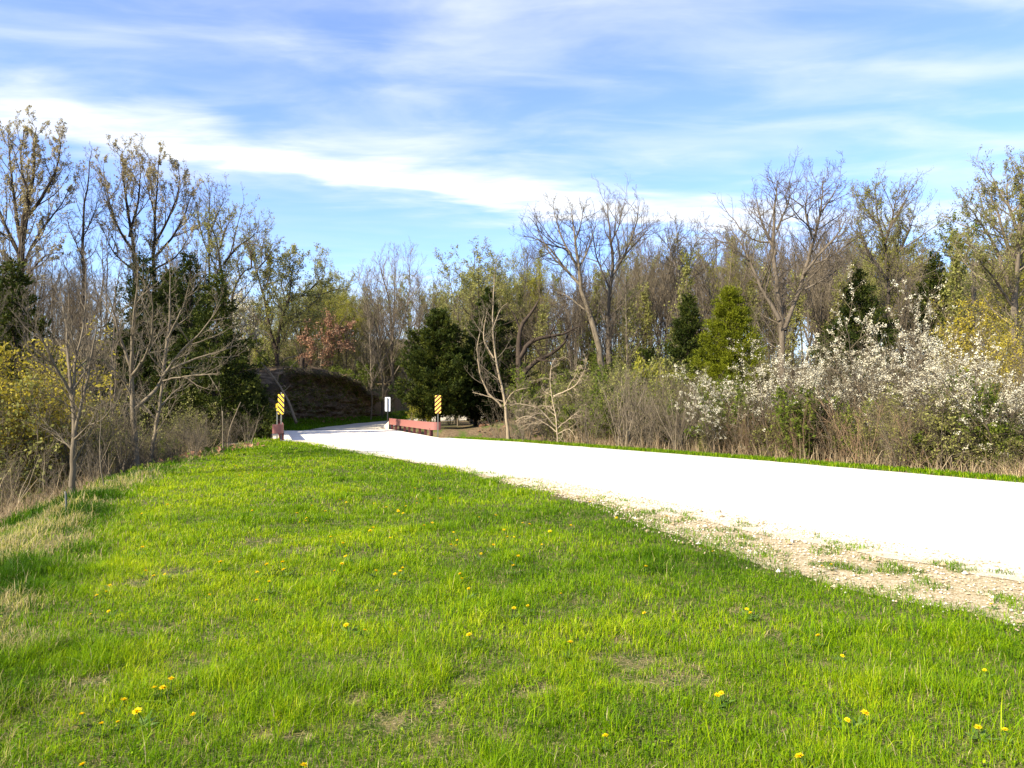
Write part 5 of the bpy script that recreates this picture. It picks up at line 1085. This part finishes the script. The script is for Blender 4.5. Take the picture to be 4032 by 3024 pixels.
DL = [(735, 103), (625, 133), (1095, 128), (1215, 57), (1140, 30), (1120, 32), (1358, 73), (1342, 98), (1470, 78), (1500, 88), (1388, 38), (1340, 158), (1320, 165), (1300, 172), (1283, 143), (1408, 130), (1620, 88), (1672, 107), (1725, 120), (1745, 137), (1720, 135), (1760, 107), (1800, 98), (1790, 30), (1805, 72), (1858, 73), (1905, 80), (1848, 12), (1820, 20), (1430, 237), (1477, 268), (1503, 322), (1598, 202), (1603, 220), (1688, 235), (1860, 180), (1833, 190), (1960, 213), (1978, 247), (1948, 275), (1970, 273), (2076, 302), (2120, 275), (2065, 155), (2130, 150), (2170, 210), (2200, 235), (618, 283), (625, 382), (730, 392), (680, 402), (965, 357), (1120, 385), (1173, 368), (1230, 360), (1245, 385), (1168, 440), (1120, 513), (908, 482), (1455, 380), (1478, 362), (1727, 383), (1745, 377), (1712, 403), (1612, 388), (1982, 410), (1997, 398), (1640, 468), (2037, 460), (1508, 612), (1575, 633), (2043, 660), (480, 440), (470, 467), (440, 487), (492, 543), (415, 560), (743, 853), (718, 888), (685, 890), (530, 945), (372, 990), (537, 1020), (637, 987), (455, 1037), (863, 987), (1292, 1212), (400, 1212)]
DR = [(40, 183), (62, 190), (172, 218), (5, 232), (240, 193), (135, 265), (455, 160), (340, 97), (660, 153), (178, 62), (15, 330), (10, 367), (70, 530), (10, 540), (205, 470), (570, 373), (582, 555), (1005, 537), (1032, 562), (240, 703), (1323, 662), (1405, 735), (903, 888), (873, 912), (1423, 1013), (1480, 992), (1252, 1180), (1993, 1053), (2110, 1050), (2027, 792), (2065, 517), (1327, 358), (1373, 352), (868, 298), (405, 1073)]
DF = [(375, 1103), (540, 1122), (405, 1187), (265, 1265), (115, 1272), (85, 1280), (190, 1245), (320, 1235), (600, 1140), (1010, 1195), (1045, 1207), (1218, 1228), (1330, 1255), (1160, 1090), (1380, 1168), (1505, 1222), (830, 1235), (1255, 1250), (60, 1188), (580, 1080)]
pts = [(a / 1.097, 1900 + c / 1.097) for a, c in DL] + [(2016 + a / 1.097, 1900 + c / 1.097) for a, c in DR] + [(900 + a / 2.212, 1300 + c / 2.212) for a, c in DF]
SPECIAL = {(1252, 1180): 'lone dandelion closest to the camera, fully open at the bottom of the lawn', (1480, 992): 'larger dandelion of the close pair low on the lawn', (1423, 1013): 'smaller dandelion of the close pair low on the lawn', (2027, 792): 'big open dandelion near the right edge, well above the lowest pair',
           (1993, 1053): 'left dandelion of the two low ones near the right edge', (2110, 1050): 'right dandelion of the two low ones near the right edge', (903, 888): 'upper dandelion of the pair below the bare gravel patch', (873, 912): 'lower dandelion of the pair below the bare gravel patch',
           (240, 703): 'dandelion in a dark leaf rosette beside the bare patch', (1405, 735): 'single dandelion under the gravel shoulder, between long grass tufts', (1323, 662): 'single dandelion above the long grass tuft', (582, 555): 'solitary round dandelion in the middle of the lawn', (1005, 537): 'upper dandelion of the pair beside the dark weed', (1032, 562): 'lower dandelion of the pair beside the dark weed',
           (2065, 517): 'dandelion at the gravel edge near the right border', (1327, 358): 'left dandelion on the green clump growing in the gravel', (1373, 352): 'right dandelion on the green clump growing in the gravel', (70, 530): 'bright open dandelion in the middle of the lawn, right one of two'}
rng = rs(8)
for k, (px, py) in enumerate(pts):
    hd = [.075, .06, .09][k % 3]; g_ = G(px, py + 0, hd * .85); near = g_[1] < 8.5
    key = DR[k - len(DL)] if len(DL) <= k < len(DL) + len(DR) else None
    s_ = rng.uniform(.72, 1.2) * (1.0 if g_[1] < 7 else 1.2)
    if key in SPECIAL: lab, gp = SPECIAL[key], 'dandelions in the lawn'
    elif near: lab, gp = 'yellow dandelion in the near lawn', 'dandelions in the near lawn'
    else: lab, gp = 'tiny yellow dandelion far up the lawn', 'dandelions far up the lawn'
    parts = DAN[k % 3] if near else DAN[k % 3][:2]
    d_ = place('dandelion', parts, g_, lab, 'dandelion', gp, 0, s_); d_.rotation_euler = (rng.uniform(-.35, .35), rng.uniform(-.35, .35), rng.rand() * 6.28)
